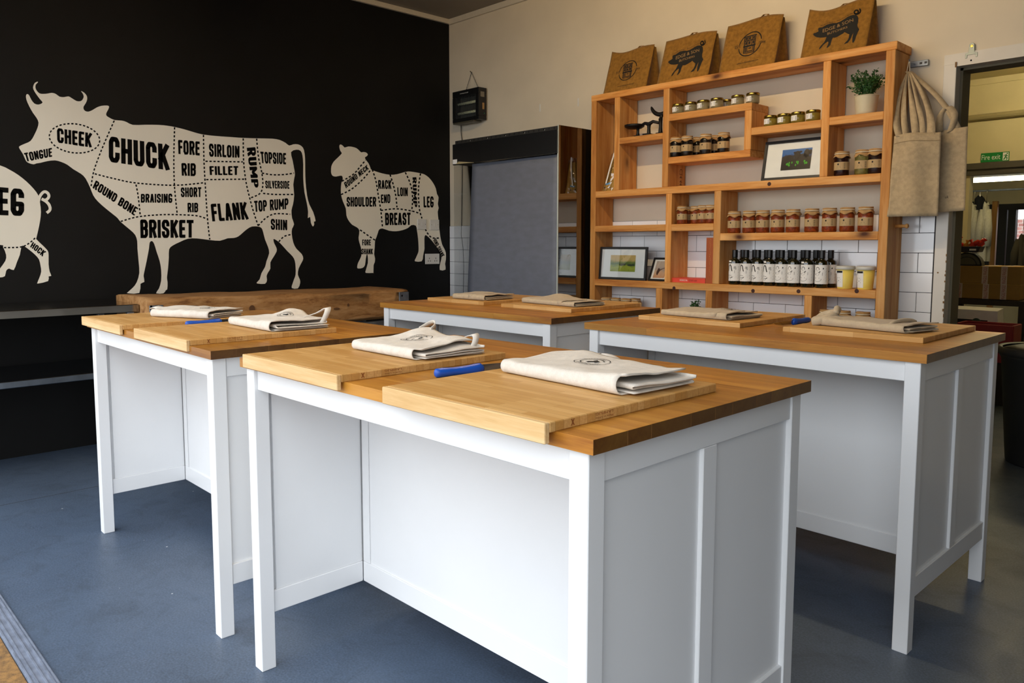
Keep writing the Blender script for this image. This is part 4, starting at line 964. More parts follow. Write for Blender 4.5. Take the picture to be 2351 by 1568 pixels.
def picture(name, label, bl, w, h, lean, ph, pw, kind, fw=.014, px=0, pz=0):
    """bl: lower corner towards the chiller; leans back by lean radians"""
    t = thing(name, label, 'picture frame', bl); t.rotation_euler = (-lean, 0, 0)
    d = .014
    obj('frame', MB().box(0, w, 0, d, 0, fw).box(0, w, 0, d, h - fw, h).box(0, fw, 0, d, fw, h - fw).box(w - fw, w, 0, d, fw, h - fw), m_frame, t, bevel=.001, seg=1)
    obj('backing', MB().box(.003, w - .003, d - .003, d - .001, .003, h - .003), m_blackpl, t)
    obj('mount', MB().box(fw, w - fw, .006, .008, fw, h - fw), m_paper, t)
    x0, z0 = (w - pw) / 2 + px, (h - ph) / 2 + pz
    pr = obj('photo', MB().box(x0, x0 + pw, .005, .0058, z0, z0 + ph), pic_mat('photo_' + kind, kind), t)
    if kind == 'hills':
        mb = MB()
        for cx_, cz, a, b in ((.45, .42, .10, .05), (.56, .44, .07, .045), (.80, .40, .12, .04), (.92, .41, .07, .04), (.1, .12, .02, .012), (.35, .18, .015, .01), (.6, .2, .012, .008), (.75, .1, .014, .01)):
            mb.poly([(x0 + pw*(cx_ + a*cos(k*pi/6)*(1 + .2*sin(k*2.7))), .0048, z0 + ph*(cz + b*1.4*sin(k*pi/6))) for k in range(12)])
        obj('tree_print', mb, plain('tree_green', '26330f', .5), pr, fixn=False)
    elif kind == 'cattle':
        mb = MB()
        for cx_, cz, a, b in ((.13, .55, .12, .16), (.25, .6, .10, .14), (.52, .70, .11, .2), (.44, .82, .06, .05), (.62, .84, .06, .05), (.83, .74, .10, .22), (.95, .80, .07, .12), (.72, .55, .2, .2)):
            mb.poly([(x0 + pw*min(1, max(0, cx_ + a*cos(k*pi/7))), .0048, z0 + ph*min(1, cz + b*sin(k*pi/7))) for k in range(14)])
        obj('cattle_print', mb, plain('cattle_brown', '1c0e0a', .4), pr, fixn=False)
        mb = MB(); rng = random.Random(3)
        for q in range(16):
            xa, za = rng.uniform(.02, .9), rng.uniform(.22, .38); mb.poly([(x0 + pw*(xa + .03*cos(k*pi/3)*rng.uniform(.5, 1)), .0046, z0 + ph*(za + .06*sin(k*pi/3))) for k in range(6)])
        obj('grass_print', mb, plain('grass_green', '3fae12', .4), pr, fixn=False)
    else:
        mb = MB().poly([(x0 + pw*p[0], .0048, z0 + ph*p[1]) for p in ((.2, .35), (.3, .58), (.42, .55), (.5, .45), (.42, .30), (.34, .15), (.24, .22))])
        mb.poly([(x0 + pw*p[0], .0048, z0 + ph*p[1]) for p in ((.48, .50), (.80, .60), (.95, .61), (.95, .59), (.70, .54), (.50, .44))])
        obj('bird_print', mb, plain('bird_brown', '4a2e22', .5), pr, fixn=False)
    obj('glazing', MB().box(fw, w - fw, .0035, .0042, fw, h - fw), m_sheet, t)
    return t
b0 = aY(*c7(183, 1150), 4.085); b1 = aY(*c7(765, 1150), 4.085); h0 = aY(*c7(218, 740), 4.105).z - .980
picture('photo_frame', 'black frame with wide white mount around a green landscape photo', (b0.x, 4.085, .981), b1.x - b0.x, h0, .08, h0*.50, (b1.x-b0.x)*.53, 'hills', .015)
b0 = aY(*c7(782, 1165), 4.10)
picture('photo_frame', 'small black frame with a bird photo, half behind the upright', (b0.x + .004, 4.105, .9815), .14, .16, .42, .115, .085, 'bird', .013)
b0 = aY(*c6(213, 1452), 4.085)
picture('photo_frame', 'black frame with a photo of dark cattle under the mustard jars', (b0.x, 4.085, 1.561), -1.800 - b0.x + .02, .222, .2, .115, .165, 'cattle', .016, .0, .0)

# ---- books
x0 = aY(1544, 648, 4.08).x; x1 = aY(1620.5, 648, 4.08).x
t = thing('cookbook', 'red cookbook lying flat beside the tall brown book', 'book', ((x0+x1)/2, 4.14, .980)); w = (x1-x0)/2
m_red = plain('red_cover', 'd8442a', .5)
obj('cover', MB().box(-w, w, -.065, .07, 0, .003).box(-w, w, -.065, .07, .024, .027).box(-w, w, -.068, -.065, 0, .027), m_red, t)
bx('pages', -w + .003, w - .003, -.064, .067, .003, .024, m_paper, t, bevel=0)
mb = MB(); text_into(mb, 'THE COOKBOOK', lambda u, v: (-.005 - .055*u, -.0686, .019 - .010*v)); obj('lettering', mb, m_paper, t)
mb = MB(); text_into(mb, 'PITT CUE CO.', lambda u, v: (.058 - .055*u, -.0686, .019 - .010*v)); obj('lettering', mb, plain('dark_red_ink', '5a0f0a', .6), t)
x0 = aY(1621.5, 600, 4.075).x
t = thing('tall_book', 'tall rust-brown hardback book standing against the upright', 'book', ((x0 - 2.4225)/2, 4.15, .980)); w = (-2.4225 - x0)/2
m_rust = plain('rust_cover', 'a04c18', .6)
obj('cover', MB().box(-w, -w + .003, -.075, .075, 0, .27).box(w - .003, w, -.075, .075, 0, .27).box(-w, w, -.078, -.075, 0, .27), m_rust, t)
bx('pages', -w + .003, w - .003, -.075, .072, .004, .266, m_paper, t, bevel=0)
mb = MB()
for q in range(20): mb.poly([(-.002 + .003*sin(q*1.7) + .0012*cos(k*pi/3), -.0784, .05 + .011*q + .0016*sin(k*pi/3)) for k in range(6)])
obj('spine_print', mb, m_gold, t, fixn=False)

# ---- cast iron balance scale
zs = 1.889; bx0 = aY(1460, 311, 4.12).x; bx1 = aY(1520, 302, 4.12).x
t = thing('balance_scale', 'small black cast iron balance scale on the short shelf', 'scale', ((bx0+bx1)/2, 4.12, zs)); w = (bx1-bx0)/2
obj('base', MB().box(-w, w, -.022, .022, 0, .008).box(-w, -w + .03, -.028, .028, 0, .012).box(w - .03, w, -.028, .028, 0, .012).box(-.03, .02, -.028, .028, 0, .016), m_blackmetal, t, bevel=.002, seg=1)
obj('pillar', MB().lathe([(.016, .008), (.012, .02), (.010, .05), (.013, .07)], 14), m_blackmetal, t, smooth=True)
obj('beam', MB().tube([(-w + .02, 0, .066), (-.03, 0, .084), (0, 0, .074), (.03, 0, .088), (w - .02, 0, .074)], [.008, .010, .014, .010, .009], 10), m_blackmetal, t, smooth=True)
obj('pan_post', MB().lathe([(.014, .008), (.009, .03), (.010, .062)], 12), m_blackmetal, t, (-w + .015, 0, 0), smooth=True)
obj('pan', MB().lathe([(.0, .058), (.045, .060), (.062, .070), (.064, .082), (.055, .084), (0, .078)], 28), m_blackmetal, t, (-w - .012, 0, 0), smooth=True)
obj('cradle_post', MB().lathe([(.016, .008), (.013, .02), (.010, .05), (.013, .10)], 12), m_blackmetal, t, (w - .012, 0, 0), smooth=True)
cr = [(w - .012 + .075*cos(a), 0, .205 + .080*sin(a)) for a in [pi*1.10 + k*(pi*.80)/14 for k in range(15)]]
obj('cradle', MB().tube(cr, [.004] + [.008 + .006*sin(pi*k/14) for k in range(1, 14)] + [.005], 10), m_blackmetal, t, smooth=True)
obj('strut', MB().tube([(w - .012, 0, .10), (w + .0, 0, .125)], .011, 10).tube([(w + .03, 0, .145), (w + .045, 0, .10), (w + .01, 0, .085)], .006, 8), m_blackmetal, t, smooth=True)

# ---- wooden gift in cellophane
q0, q1 = aY(1380, 437, 4.08), aY(1409, 435, 4.08)
t = thing('wrapped_gift', 'tapered bundle of wooden slats in clear wrap in the narrow bay', 'gift', ((q0.x + q1.x)/2 + .006, 4.10, 1.560))
m_slat = wood('gift_slat', 'a87c30', 'c09440', 'cfa858', 2, .5, 1.5, 0, .1)
for i in range(3):
    a0, a1 = -.055 + .037*i, -.055 + .037*(i+1) - .002; s = .42
    mb = MB().add([(a0, -.015, 0), (a1, -.015, 0), (a1, .012, 0), (a0, .012, 0), (a0*s + .022, .02, .215), (a1*s + .022, .02, .215), (a1*s + .022, .035, .215), (a0*s + .022, .035, .215)],
                  [(0,3,2,1),(4,5,6,7),(0,1,5,4),(1,2,6,5),(2,3,7,6),(3,0,4,7)])
    obj('slat', mb, m_slat, t, bevel=.001, seg=1)
for xx in (-.034, .006): obj('dot', MB().lathe([(0, .0008), (.0048, .0008), (.005, 0)], 12), plain('dot_blue', '1c1450', .5) if xx < 0 else bpy.data.materials['dot_blue'], t, (xx, -.0148 + .0035, .024), (pi/2 - .16, 0, 0))
obj('red_dot', MB().lathe([(0, .0008), (.005, .0008), (.0055, 0)], 12), plain('dot_red', '8a1410', .5), t, (.020, .0145, .185), (pi/2 - .16, 0, 0))
obj('blue_tag', MB().box(-.03, -.005, -.0115, -.0105, .042, .053).box(-.004, .010, -.0115, -.0105, .046, .057), plain('tag_blue', '5aa8dc', .5), t)
mb = MB(); text_into(mb, 'handmade', lambda u, v: (-.012 + .012*v + .018*u, -.0165 + .035*(.07 + .085*u)/.215 - .002 - .0, .07 + .09*u)); obj('ribbon_print', mb, m_ink, t)
def wr(u, v):
    a = 2*pi*u; s = 1 - .52*v; nz = noise.noise(Vector((cos(a)*2, sin(a)*2, v*5)))
    return (.063*s*cos(a) + .022*v, -.002 + .028*v + (.022 - .008*v)*sin(a) * (1 + .3*nz), .001 + .245*v)
obj('wrap', MB().grid(wr, 22, 14, cu=True), m_wrap, t)
obj('ribbon', MB().ribbon([(-.018, -.0205, .05), (-.012, -.017, .08), (.0, -.012, .13), (.010, -.004, .18), (.020, .006, .225), (.022, .012, .25)], [(.009, 0, 0)] * 6), m_paper, t, solid=.0006)

# ---- potted plants
def plant(name, label, loc, rp, hp, fr_, fh, nst, seed, cat='plant'):
    t = thing(name, label, cat, loc)
    n = 40
    def pot(u, v):
        a = 2*pi*u; r = rp*(.80 + .20*v) + (.0009 if int(u*n) % 2 else 0); return (r*cos(a), r*sin(a), hp*v)
    mb = MB().grid(pot, n, 6, cu=True); mb.f.append(tuple(range(n)))
    mb.lathe([(rp*1.0, hp*.96), (rp*1.04, hp*.97), (rp*1.04, hp), (rp*.93, hp), (rp*.90, hp*.85), (0, hp*.84)], 32, caps=False)
    obj('pot', mb, m_pot, t, smooth=True)
    rng = random.Random(seed); st = MB(); lf = MB()
    for i in range(nst):
        a = rng.uniform(0, 2*pi); rr = fr_ * math.sqrt(rng.uniform(.02, 1)); hh = fh * rng.uniform(.6, 1.0) * (1 - .35*(rr/fr_)**2)
        b = Vector((rp*.5*rng.uniform(-1, 1), rp*.5*rng.uniform(-1, 1), hp*.84)); e = Vector((rr*cos(a), rr*sin(a), hp*.9 + hh)); m = (b + e)/2 + Vector((0, 0, hh*.12))
        pts = [b, m, e]; st.tube(pts, .0012, 5)
        for k in range(26):
            q = rng.uniform(.25, 1.02); p = (b*(1-q)**2 + m*2*q*(1-q) + e*q*q) + Vector([rng.uniform(-.008, .008) for _ in range(3)])
            d = Vector((rng.uniform(-1, 1), rng.uniform(-1, 1), rng.uniform(-.2, 1))).normalized(); s = Vector((rng.uniform(-1, 1), rng.uniform(-1, 1), rng.uniform(-1, 1))).cross(d).normalized()
            L = rng.uniform(.010, .018); w = L*.27
            lf.add([p, p + d*L*.5 + s*w, p + d*L, p + d*L*.5 - s*w], [(0, 1, 2, 3)])
    obj('stem', st, m_leaf, t); obj('foliage', lf, m_leaf, t, kind='stuff', fixn=False)
    return t
m_pot = plain('cream_pot', 'c9c3a8', .5); m_leaf = plain('leaf_green', '2f5a26', .5, noise_amt=.4, nscale=40)
pc = aY(*c6(1328, 735), 4.135)
plant('potted_plant', 'bushy green plant in a ribbed cream pot on the top bay', (pc.x, 4.135, 1.860), .056, .098, .085, .15, 46, 5)
pc = aY(1596, 715, 4.14)
plant('potted_plant', 'small green sprig standing behind the folded apron below the red book', (pc.x, 4.14, .742), .03, .045, .035, .10, 9, 8)

# ------------------------------------------------------------------ jute bags along the top shelf
def homog(src, dst=((0, 1), (1, 1), (1, 0), (0, 0))):
    A = []; b = []
    for (x, y), (u, v) in zip(src, dst):
        A.append([x, y, 1, 0, 0, 0, -u*x, -u*y]); b.append(u); A.append([0, 0, 0, x, y, 1, -v*x, -v*y]); b.append(v)
    h = np.linalg.solve(np.array(A, float), np.array(b, float))
    def f(x, y):
        w = h[6]*x + h[7]*y + 1; return ((h[0]*x + h[1]*y + h[2])/w, (h[3]*x + h[4]*y + h[5])/w)
    return f
def bil(quad):
    (ax, ay), (bx_, by), (cx_, cy), (dx, dy) = quad
    return lambda u, v: ((dx + (cx_-dx)*u)*(1-v) + (ax + (bx_-ax)*u)*v, (dy + (cy-dy)*u)*(1-v) + (ay + (by-ay)*u)*v)
PIGB = [(435,860),(450,825),(500,810),(590,760),(575,700),(585,665),(640,645),(700,635),(760,600),(830,560),(900,545),(1000,535),(1100,545),(1200,525),(1300,480),(1400,430),(1480,405),(1560,400),(1620,410),(1660,440),(1685,500),(1685,580),(1670,660),(1680,720),(1725,780),(1725,800),(1690,870),(1660,960),(1635,1060),(1600,1130),(1575,1140),(1560,1100),(1560,1000),(1580,870),(1560,900),(1530,970),(1500,1050),(1440,1130),(1350,1165),(1340,1155),(1380,1110),(1430,1060),(1460,990),(1470,910),(1400,875),(1340,835),(1300,870),(1220,910),(1130,955),(1070,965),(1020,960),(990,1020),(970,1100),(955,1170),(900,1230),(865,1250),(850,1235),(880,1170),(895,1100),(880,1060),(820,1100),(750,1160),(690,1250),(650,1290),(635,1280),(650,1230),(700,1160),(770,1080),(810,1000),(835,925),(760,935),(650,940),(560,935),(490,910),(450,885)]
def jute_bag(art, label, xc, w, h, seed, top):
    t = thing('jute_bag', label, 'bag', (xc, 4.15, 2.187), 0, 'jute bags on the top shelf')
    y0, y1, yb = -.082, .008, .088
    nz = lambda s, q: noise.noise(Vector((s*2.3 + seed*7, q*2.1, seed)))
    def zt(s): return top[0]*(1-s) + top[1]*s + top[2]*sin(pi*s) + top[3]*sin(2*pi*s)
    def front(s, q, e=0):
        z = h*q + zt(s)*q
        return (-w/2 + w*s + .004*nz(q, s), y0 + (y1-y0)*z/h - e, z)
    def back(s, q): return (-w/2 + w*s, yb + (y1 + .012 - yb)*q, h*q + zt(s)*q - .014*q)
    obj('front_panel', MB().grid(lambda u, v: front(u, v), 26, 24), m_jute, t, smooth=True, solid=.002)
    obj('back_panel', MB().grid(lambda u, v: back(u, v), 10, 10), m_jute, t, smooth=True, solid=.002)
    for s in (0, 1):
        def gus(u, v):
            f, b = Vector(front(s, v)), Vector(back(s, v)); p = f.lerp(b, u); p.x += (-1 if s else 1) * .030*sin(pi*u)*(1 - .7*v); return tuple(p)
        obj('gusset', MB().grid(gus, 7, 12), m_jute, t, smooth=True, solid=.002)
    obj('base', MB().box(-w/2 + .004, w/2 - .004, y0 + .004, yb - .004, .001, .004), m_jute, t)
    hx = .06 if seed % 2 else .02
    zz = h + zt(.5 + hx/w)
    obj('handle', MB().ribbon([(hx - .05, .016, zz - .05), (hx - .028, .014, zz - .004), (hx - .01, .014, zz + .009), (hx + .012, .015, zz + .006), (hx + .035, .018, zz - .04)], (0, .02, .006)), m_jute, t, solid=.003)
    mb = MB().grid(lambda u, v: front(.012 + .008*u, v, .0016), 2, 16); mb.grid(lambda u, v: front(u, .965 + .008*v, .0016), 18, 2)
    obj('stitching', mb, plain('jute_stitch', '7d5a26', .9) if 'jute_stitch' not in bpy.data.materials else bpy.data.materials['jute_stitch'], t, fixn=False)
    E1, E2 = .0024, .0032
    if art == 'pig':
        hm = homog([(275,225),(2075,-45),(1955,1245),(80,1568)]); F = lambda x, y: front(*hm(x, y), E1); F2 = lambda x, y: front(*hm(x, y), E2)
        mb = MB().poly([F(*p) for p in PIGB])
        stroke2(mb, [(1620 + 52*cos(a), 335 + 48*sin(a)) for a in [2*pi*k/18 for k in range(20)]], 42, F)
        stroke2(mb, smooth_line([(1610,400),(1680,382),(1725,335),(1722,290),(1705,262)]), 34, F)
        o = obj('pig_print', mb, m_ink, t, fixn=False)
        mb = MB(); b = bil([(718,690),(1545,490),(1560,570),(718,790)]); text_into(mb, 'EDGE & SON', lambda u, v: F2(*b(u, v)))
        b2 = bil([(860,800),(1410,680),(1412,730),(860,870)]); text_into(mb, 'BUTCHERS', lambda u, v: F2(*b2(u, v)))
        obj('lettering', mb, m_inkjute, o, fixn=False)
        path = smooth_line([(640,600),(760,560),(880,518),(1080,500),(1250,458),(1400,398),(1530,350)], 6); n = len(path) - 1
        def arc(u, v):
            j = u*n; i = min(int(j), n-1); p = path[i].lerp(path[i+1], j-i); return F(p.x, p.y - 42*v + 20)
        mb = MB(); text_into(mb, 'Naturally The Best  -  From Farm To Fork', arc); obj('motto', mb, m_ink, t, fixn=False)
    else:
        hm = homog([(335,375),(1665,100),(1440,1275),(100,1520)]); F = lambda x, y: front(*hm(x, y), E1)
        c = hm(865, 827); R = .066; mb = MB()
        fl = lambda x, z: front(c[0] + x/w, c[1] + z/h, E1)
        for a0, a1 in ((.22, pi - .12), (pi + .22, 2*pi - .12)):
            stroke2(mb, [(R*cos(a0 + (a1-a0)*k/24), R*sin(a0 + (a1-a0)*k/24)) for k in range(25)], .0055, fl)
        b = bil([(735,655),(1010,605),(965,1015),(705,1055)])
        def rect(u0, u1, v0, v1): mb.add([F(*b(u0, v0)), F(*b(u1, v0)), F(*b(u1, v1)), F(*b(u0, v1))], [(0, 1, 2, 3)])
        rect(-.04, 1.06, .94, 1.0); rect(0, .08, .45, .94); rect(.92, 1, .45, .94); rect(.3, .36, .45, .94); rect(.64, .70, .45, .94); rect(0, 1, .70, .76)
        for u0 in (.12, .40, .74):
            rect(u0, u0 + .15, .78, .92); rect(u0, u0 + .15, .50, .67)
        rect(-.05, 1.05, .36, .46); rect(0, .1, 0, .36); rect(.9, 1, 0, .36); rect(.14, .24, .06, .34); rect(.28, .34, .08, .36); rect(.80, .86, .08, .36); rect(.28, .86, .08, .13); rect(.44, .68, .24, .30); rect(0, 1, 0, .04)
        obj('shopfront_print', mb, m_ink, t, fixn=False); mb = MB()
        q = bil([(505,865),(645,845),(645,905),(500,930)]); text_into(mb, 'EST.', lambda u, v: F(*q(u, v)))
        q2 = bil([(1080,765),(1235,745),(1232,805),(1080,825)]); text_into(mb, '1844', lambda u, v: F(*q2(u, v)))
        q3 = bil([(545,1275),(1065,1170),(1068,1205),(545,1310)]); text_into(mb, 'www.traditionalmeat.com', lambda u, v: F(*q3(u, v)))
        obj('lettering', mb, m_ink, t, fixn=False)
    return t
jute_bag('shop', 'jute bag with shopfront emblem at the chiller end of the top shelf', -3.094, .335, .285, 1, (.0, -.015, -.012, -.01))
jute_bag('pig', 'jute bag with black pig print between the two emblem bags', -2.668, .350, .272, 2, (.0, -.004, .010, -.004))
jute_bag('shop', 'jute bag with shopfront emblem between the two pig bags', -2.255, .335, .282, 3, (-.004, -.006, .012, -.006))
jute_bag('pig', 'jute bag with black pig print above the potted plant', -1.775, .335, .272, 4, (-.002, -.012, -.016, -.012))

# ---- canvas totes hanging beside the shelves
t = thing('wall_hook', 'galvanised angle bracket fixed beside the top of the shelves', 'bracket', (-1.425, 4.235, 2.10))
obj('plate', MB().box(-.032, .05, -.003, .012, -.014, .014), m_galv, t, bevel=.001, seg=1)
obj('hook', MB().tube([(-.01, 0, 0), (-.01, -.05, -.002), (-.01, -.075, -.004), (-.01, -.08, .012)], .003, 8), m_galv, t)
for xx in (.012, .034): obj('slot', MB().box(xx, xx + .012, -.0035, -.003, -.005, .005), m_blackpl, t)
obj('cord', MB().tube([(-.012, -.078, .0), (-.018, -.082, -.05), (-.004, -.088, -.085), (-.006, -.078, -.04), (-.008, -.078, .0)], .0018, 6), m_string, t)
m_inkgrey = plain('printed_grey', '2a2420', .8)
t = thing('tote_bag', 'folded canvas tote bag hanging in front beside the shelves', 'bag', (-1.36, 4.09, 1.345), .35, 'canvas totes on the hook')
def tote(u, v):
    x = -.098 + .196*u + .010*(1-v)*(u-.5) - .012*(1-u)*(1-v); f = .008*sin(9*u + 1.5*v) * (1 - .6*v)
    return (x, f + .012*noise.noise(Vector((u*2, v*3, 1))) - .01*sin(pi*u), .395*v + .006*sin(5*u)*(v) + .012*(u-.5)*v)
obj('body', MB().grid(tote, 22, 22), m_canvas, t, smooth=True, solid=.006)
def totefold(u, v):
    p = Vector(tote(.02 + .20*u, v)); return (p.x - .012 - .006*(1-v), p.y + .014 + .03*u*(1-u) + .02*(1-u), p.z + .004 - .02*(1-v)*(1-u))
obj('side_fold', MB().grid(totefold, 8, 16), m_canvas, t, smooth=True, solid=.004)
obj('hem', MB().grid(lambda u, v: tuple(Vector(tote(.01 + .98*u, .90 + .008*v)) + Vector((0, -.0042, 0))), 22, 2), plain('canvas_stitch', '8f7a58', .9), t, smooth=True, fixn=False)
hk = Vector((-.055, .055, .70))
R35 = Matrix.Rotation(-.35, 3, 'Z')
hk = R35 @ (Vector((-1.432, 4.148, 2.04)) - Vector((-1.36, 4.09, 1.345)))
for i, (xa, w_, bow) in enumerate(((-.075, .034, -.055), (-.045, .03, -.03), (-.005, .034, .0), (.02, .03, .025), (.055, .036, .06))):
    P0 = Vector((xa, -.004 + .004*(i % 2), .385)); P1 = hk + Vector((.004*i - .008, -.004*i, 0)); M1 = (P0 + P1)/2 + Vector((bow, -.015 - .006*(i % 2), -.03))
    pts = [P0*(1-q)**2 + M1*2*q*(1-q) + P1*q*q for q in [k/14 for k in range(15)]]
    wd_ = [(w_*(1 - .75*(k/14)**1.5), .012*sin(k*.5 + i), 0) for k in range(15)]
    obj('strap', MB().ribbon(pts, wd_), m_canvas, t, smooth=True, solid=.003)
t2 = thing('tote_bag', 'canvas tote bag hanging behind the folded one, uk printed low', 'bag', (-1.262, 4.19, 1.362), .12, 'canvas totes on the hook')
def tote2(u, v): return (-.085 + .170*u + .006*(1-v)*(u), .010*noise.noise(Vector((u*2, v*2, 9))) + .004*sin(7*u), .385*v + .018*u*v + .010*u*(1-v)*.8)
obj('body', MB().grid(tote2, 16, 20), m_canvas, t2, smooth=True, solid=.005)
mb = MB(); text_into(mb, 'uk', lambda u, v: tuple(Vector(tote2(.52 + .085*u, .165 + .034*v)) + Vector((0, -.0034, 0)))); obj('lettering', mb, m_inkgrey, t2, fixn=False)
mb = MB()
lp = [Vector((-.03, -.012, .385)), Vector((-.028, -.02, .46)), Vector((.0, -.02, .50)), Vector((.03, -.018, .46)), Vector((.022, -.012, .41)), Vector((.012, -.01, .385))]
obj('strap', MB().ribbon(smooth_line([tuple(p) for p in lp], 5), (.028, .008, .01)), m_canvas, t2, smooth=True, solid=.003)
hk2 = Vector((-.175, -.02, .69))
for xa in (-.07, .05):
    P0 = Vector((xa, .004, .385)); pts = [P0.lerp(hk2, k/10) + Vector((.03*sin(pi*k/10), -.01*sin(pi*k/10), 0)) for k in range(11)]
    obj('strap', MB().ribbon(pts, (.028, .01, 0)), m_canvas, t2, smooth=True, solid=.003)
t = thing('wooden_peg', 'turned wooden peg sticking out of the shelf side below the totes', 'peg', (-1.461, 4.15, 1.30))
obj('peg', MB().lathe([(.009, 0), (.0085, .035), (.007, .045), (.012, .049), (.012, .056), (.008, .060)], 16), m_pine_x, t, (0, 0, 0), (0, pi/2, 0), smooth=True)
# bracket over the door header
t = thing('door_bracket', 'grey forked metal bracket screwed above the doorway', 'bracket', (-1.19, YB - .0, 2.12))
obj('plate', MB().prism([(-.011, .03), (-.006, .038), (.006, .038), (.011, .03), (.013, -.004), (.026, -.008), (.026, -.03), (.018, -.03), (.016, -.016), (-.016, -.016), (-.018, -.03), (-.026, -.03), (-.026, -.008), (-.013, -.004)], lambda x, z, q: (x, -q, z), .0, .012), plain('bracket_grey', '8d948c', .4, .5), t, bevel=.001, seg=1)
obj('screw', MB().lathe([(.007, 0), (.006, .002), (0, .0015)], 14), m_gold, t, (0, -.012, .024), (pi/2, 0, 0))
obj('screw_hole', MB().lathe([(0, .0006), (.004, .0006)], 10), m_blackpl, t, (0, -.0102, -.042), (pi/2, 0, 0))

# ------------------------------------------------------------------ store clutter beyond the doorway
m_card = plain('cardboard', '8a6a30', .8, noise_amt=.08, nscale=6)
m_tape = plain('fragile_tape', 'b9aaa0', .6); m_tapered = plain('tape_red', '8a2420', .6)
CY_ = 7.5
def carton(z0, z1, x0, x1, label, dy=0):
    t = thing('cardboard_box', label, 'box', ((x0+x1)/2, CY_ + .22 + dy, z0), 0, 'flat cartons in the store'); w = (x1-x0)/2
    obj('carton', MB().box(-w, w, -.2, .2, 0, z1 - z0), m_card, t, bevel=.004, seg=1)
    obj('flap', MB().box(-w, w, -.2005, .2, z1 - z0 - .001, z1 - z0 + .003), plain('card_light', 'b08a3c', .8) if 'card_light' not in bpy.data.materials else bpy.data.materials['card_light'], t)
    for xx in (-w + .03, -.02, w - .14):
        tp = obj('tape', MB().box(xx, xx + .045, -.2015, .2, .001, z1 - z0 + .0045), m_tape, t)
        mb = MB(); text_into(mb, 'FRAGILE FRAGILE', lambda u, v: (xx + .036 - .026*v, -.2022, .005 + (z1 - z0 - .01)*u)); obj('lettering', mb, m_tapered, tp)
    return t
bz1 = aY(2240, 612, CY_).z; bzm = aY(2240, 652, CY_).z; bz0 = aY(2240, 686, CY_).z
bxa, bxb = aY(2180, 640, CY_).x, aY(2342, 640, CY_).x
carton(bzm + .003, bz1, bxa, bxb, 'flat carton with fragile tape, on top in the store'); carton(bz0, bzm, bxa + .02, bxb, 'flat carton with fragile tape, the lower of two', .005)
t = thing('storage_rack', 'dark timber rack carrying the two cartons in the store', 'rack', ((bxa+bxb)/2, CY_ + .22, 0)); w = (bxb-bxa)/2
m_dkwood = plain('dark_timber', '2a2014', .7, noise_amt=.3)
bx('rack_top', -w - .05, w + .05, -.22, .22, bz0 - .05, bz0 - .004, m_dkwood, t); bx('rack_shelf', -w - .05, w + .05, -.22, .22, .45, .48, m_dkwood, t)
for sx in (-w - .05, w):
    for sy in (-.22, .17): bx('leg', sx, sx + .05, sy, sy + .05, 0, bz0 - .05, m_dkwood, t)
t = thing('storage_box', 'white printed box leaning in the rack under the cartons', 'box', (aY(2245, 740, 7.2).x, 7.2, aY(2245, 760, 7.2).z - .05)); t.rotation_euler = (.15, 0, -.1)
bx('carton', -.17, .17, -.06, .06, 0, .24, m_paper, t); bx('printed_panel', -.16, .10, -.062, -.0605, .02, .16, m_blackpl, t, bevel=0)
obj('round_sticker', MB().lathe([(0, .001), (.032, .001), (.034, 0)], 20), plain('sticker_green', '2f4a3c', .5), t, (.02, -.0625, .14), (pi/2, 0, 0))
t.parent = None
t = thing('box_stand', 'crate stand beneath the leaning printed box', 'crate', (aY(2245, 740, 7.2).x, 7.2, 0)); zz = aY(2245, 760, 7.2).z - .055
bx('crate', -.22, .22, -.12, .12, 0, zz, m_dkwood, t)
t = thing('red_crate', 'red plastic crate behind the table corner in the store', 'crate', (aY(2270, 755, 6.8).x, 6.8, 0)); zz = aY(2270, 742, 6.8).z
m_redpl = plain('red_plastic', '8a1a1e', .5)
for s in (-1, 1):
    obj('crate_side', MB().box(-.18, .18, s*.12 - .008, s*.12 + .008, zz - .28, zz), m_redpl, t, bevel=.003, seg=1); obj('crate_end', MB().box(s*.18 - .008, s*.18 + .008, -.112, .112, zz - .28, zz), m_redpl, t, bevel=.003, seg=1)
bx('crate_base', -.17, .17, -.112, .112, zz - .28, zz - .27, m_redpl, t); bx('pedestal', -.15, .15, -.1, .1, 0, zz - .282, m_dkwood, t)
# kitchen scale with sweets
sp = aY(2220, 596, CY_ + .05)
t = thing('shop_scale', 'black shop scale with a tray of red sweets on the cartons', 'scale', (sp.x, CY_ + .10, bz1 + .005))
def arc_pts(r, n=16): return [(r*cos(pi*k/n), r*sin(pi*k/n)) for k in range(n+1)]
obj('body', MB().prism(arc_pts(.11), lambda x, z, q: (x, q, z), -.05, .05), plain('scale_grey', '4a4836', .5), t)
mb = MB(); stroke2(mb, arc_pts(.108), .012, lambda x, z: (x, -.052, z)); stroke2(mb, arc_pts(.075), .006, lambda x, z: (x, -.052, z)); stroke2(mb, [(-.11, .006), (.11, .006)], .012, lambda x, z: (x, -.052, z))
obj('dial_rim', mb, m_blackpl, t, solid=.004)
obj('tray', MB().prism([(-.12, .115), (.085, .115), (.10, .165), (-.14, .165)], lambda x, z, q: (x, q, z), -.07, .07), plain('tray_navy', '14142a', .4), t, bevel=.004, seg=1)
obj('tray_label', MB().box(.02, .07, -.0715, -.0705, .13, .145), m_paper, t)
m_sweet = plain('sweet_red', 'c8281a', .25); m_sweet2 = plain('sweet_orange', 'd88a2a', .3)
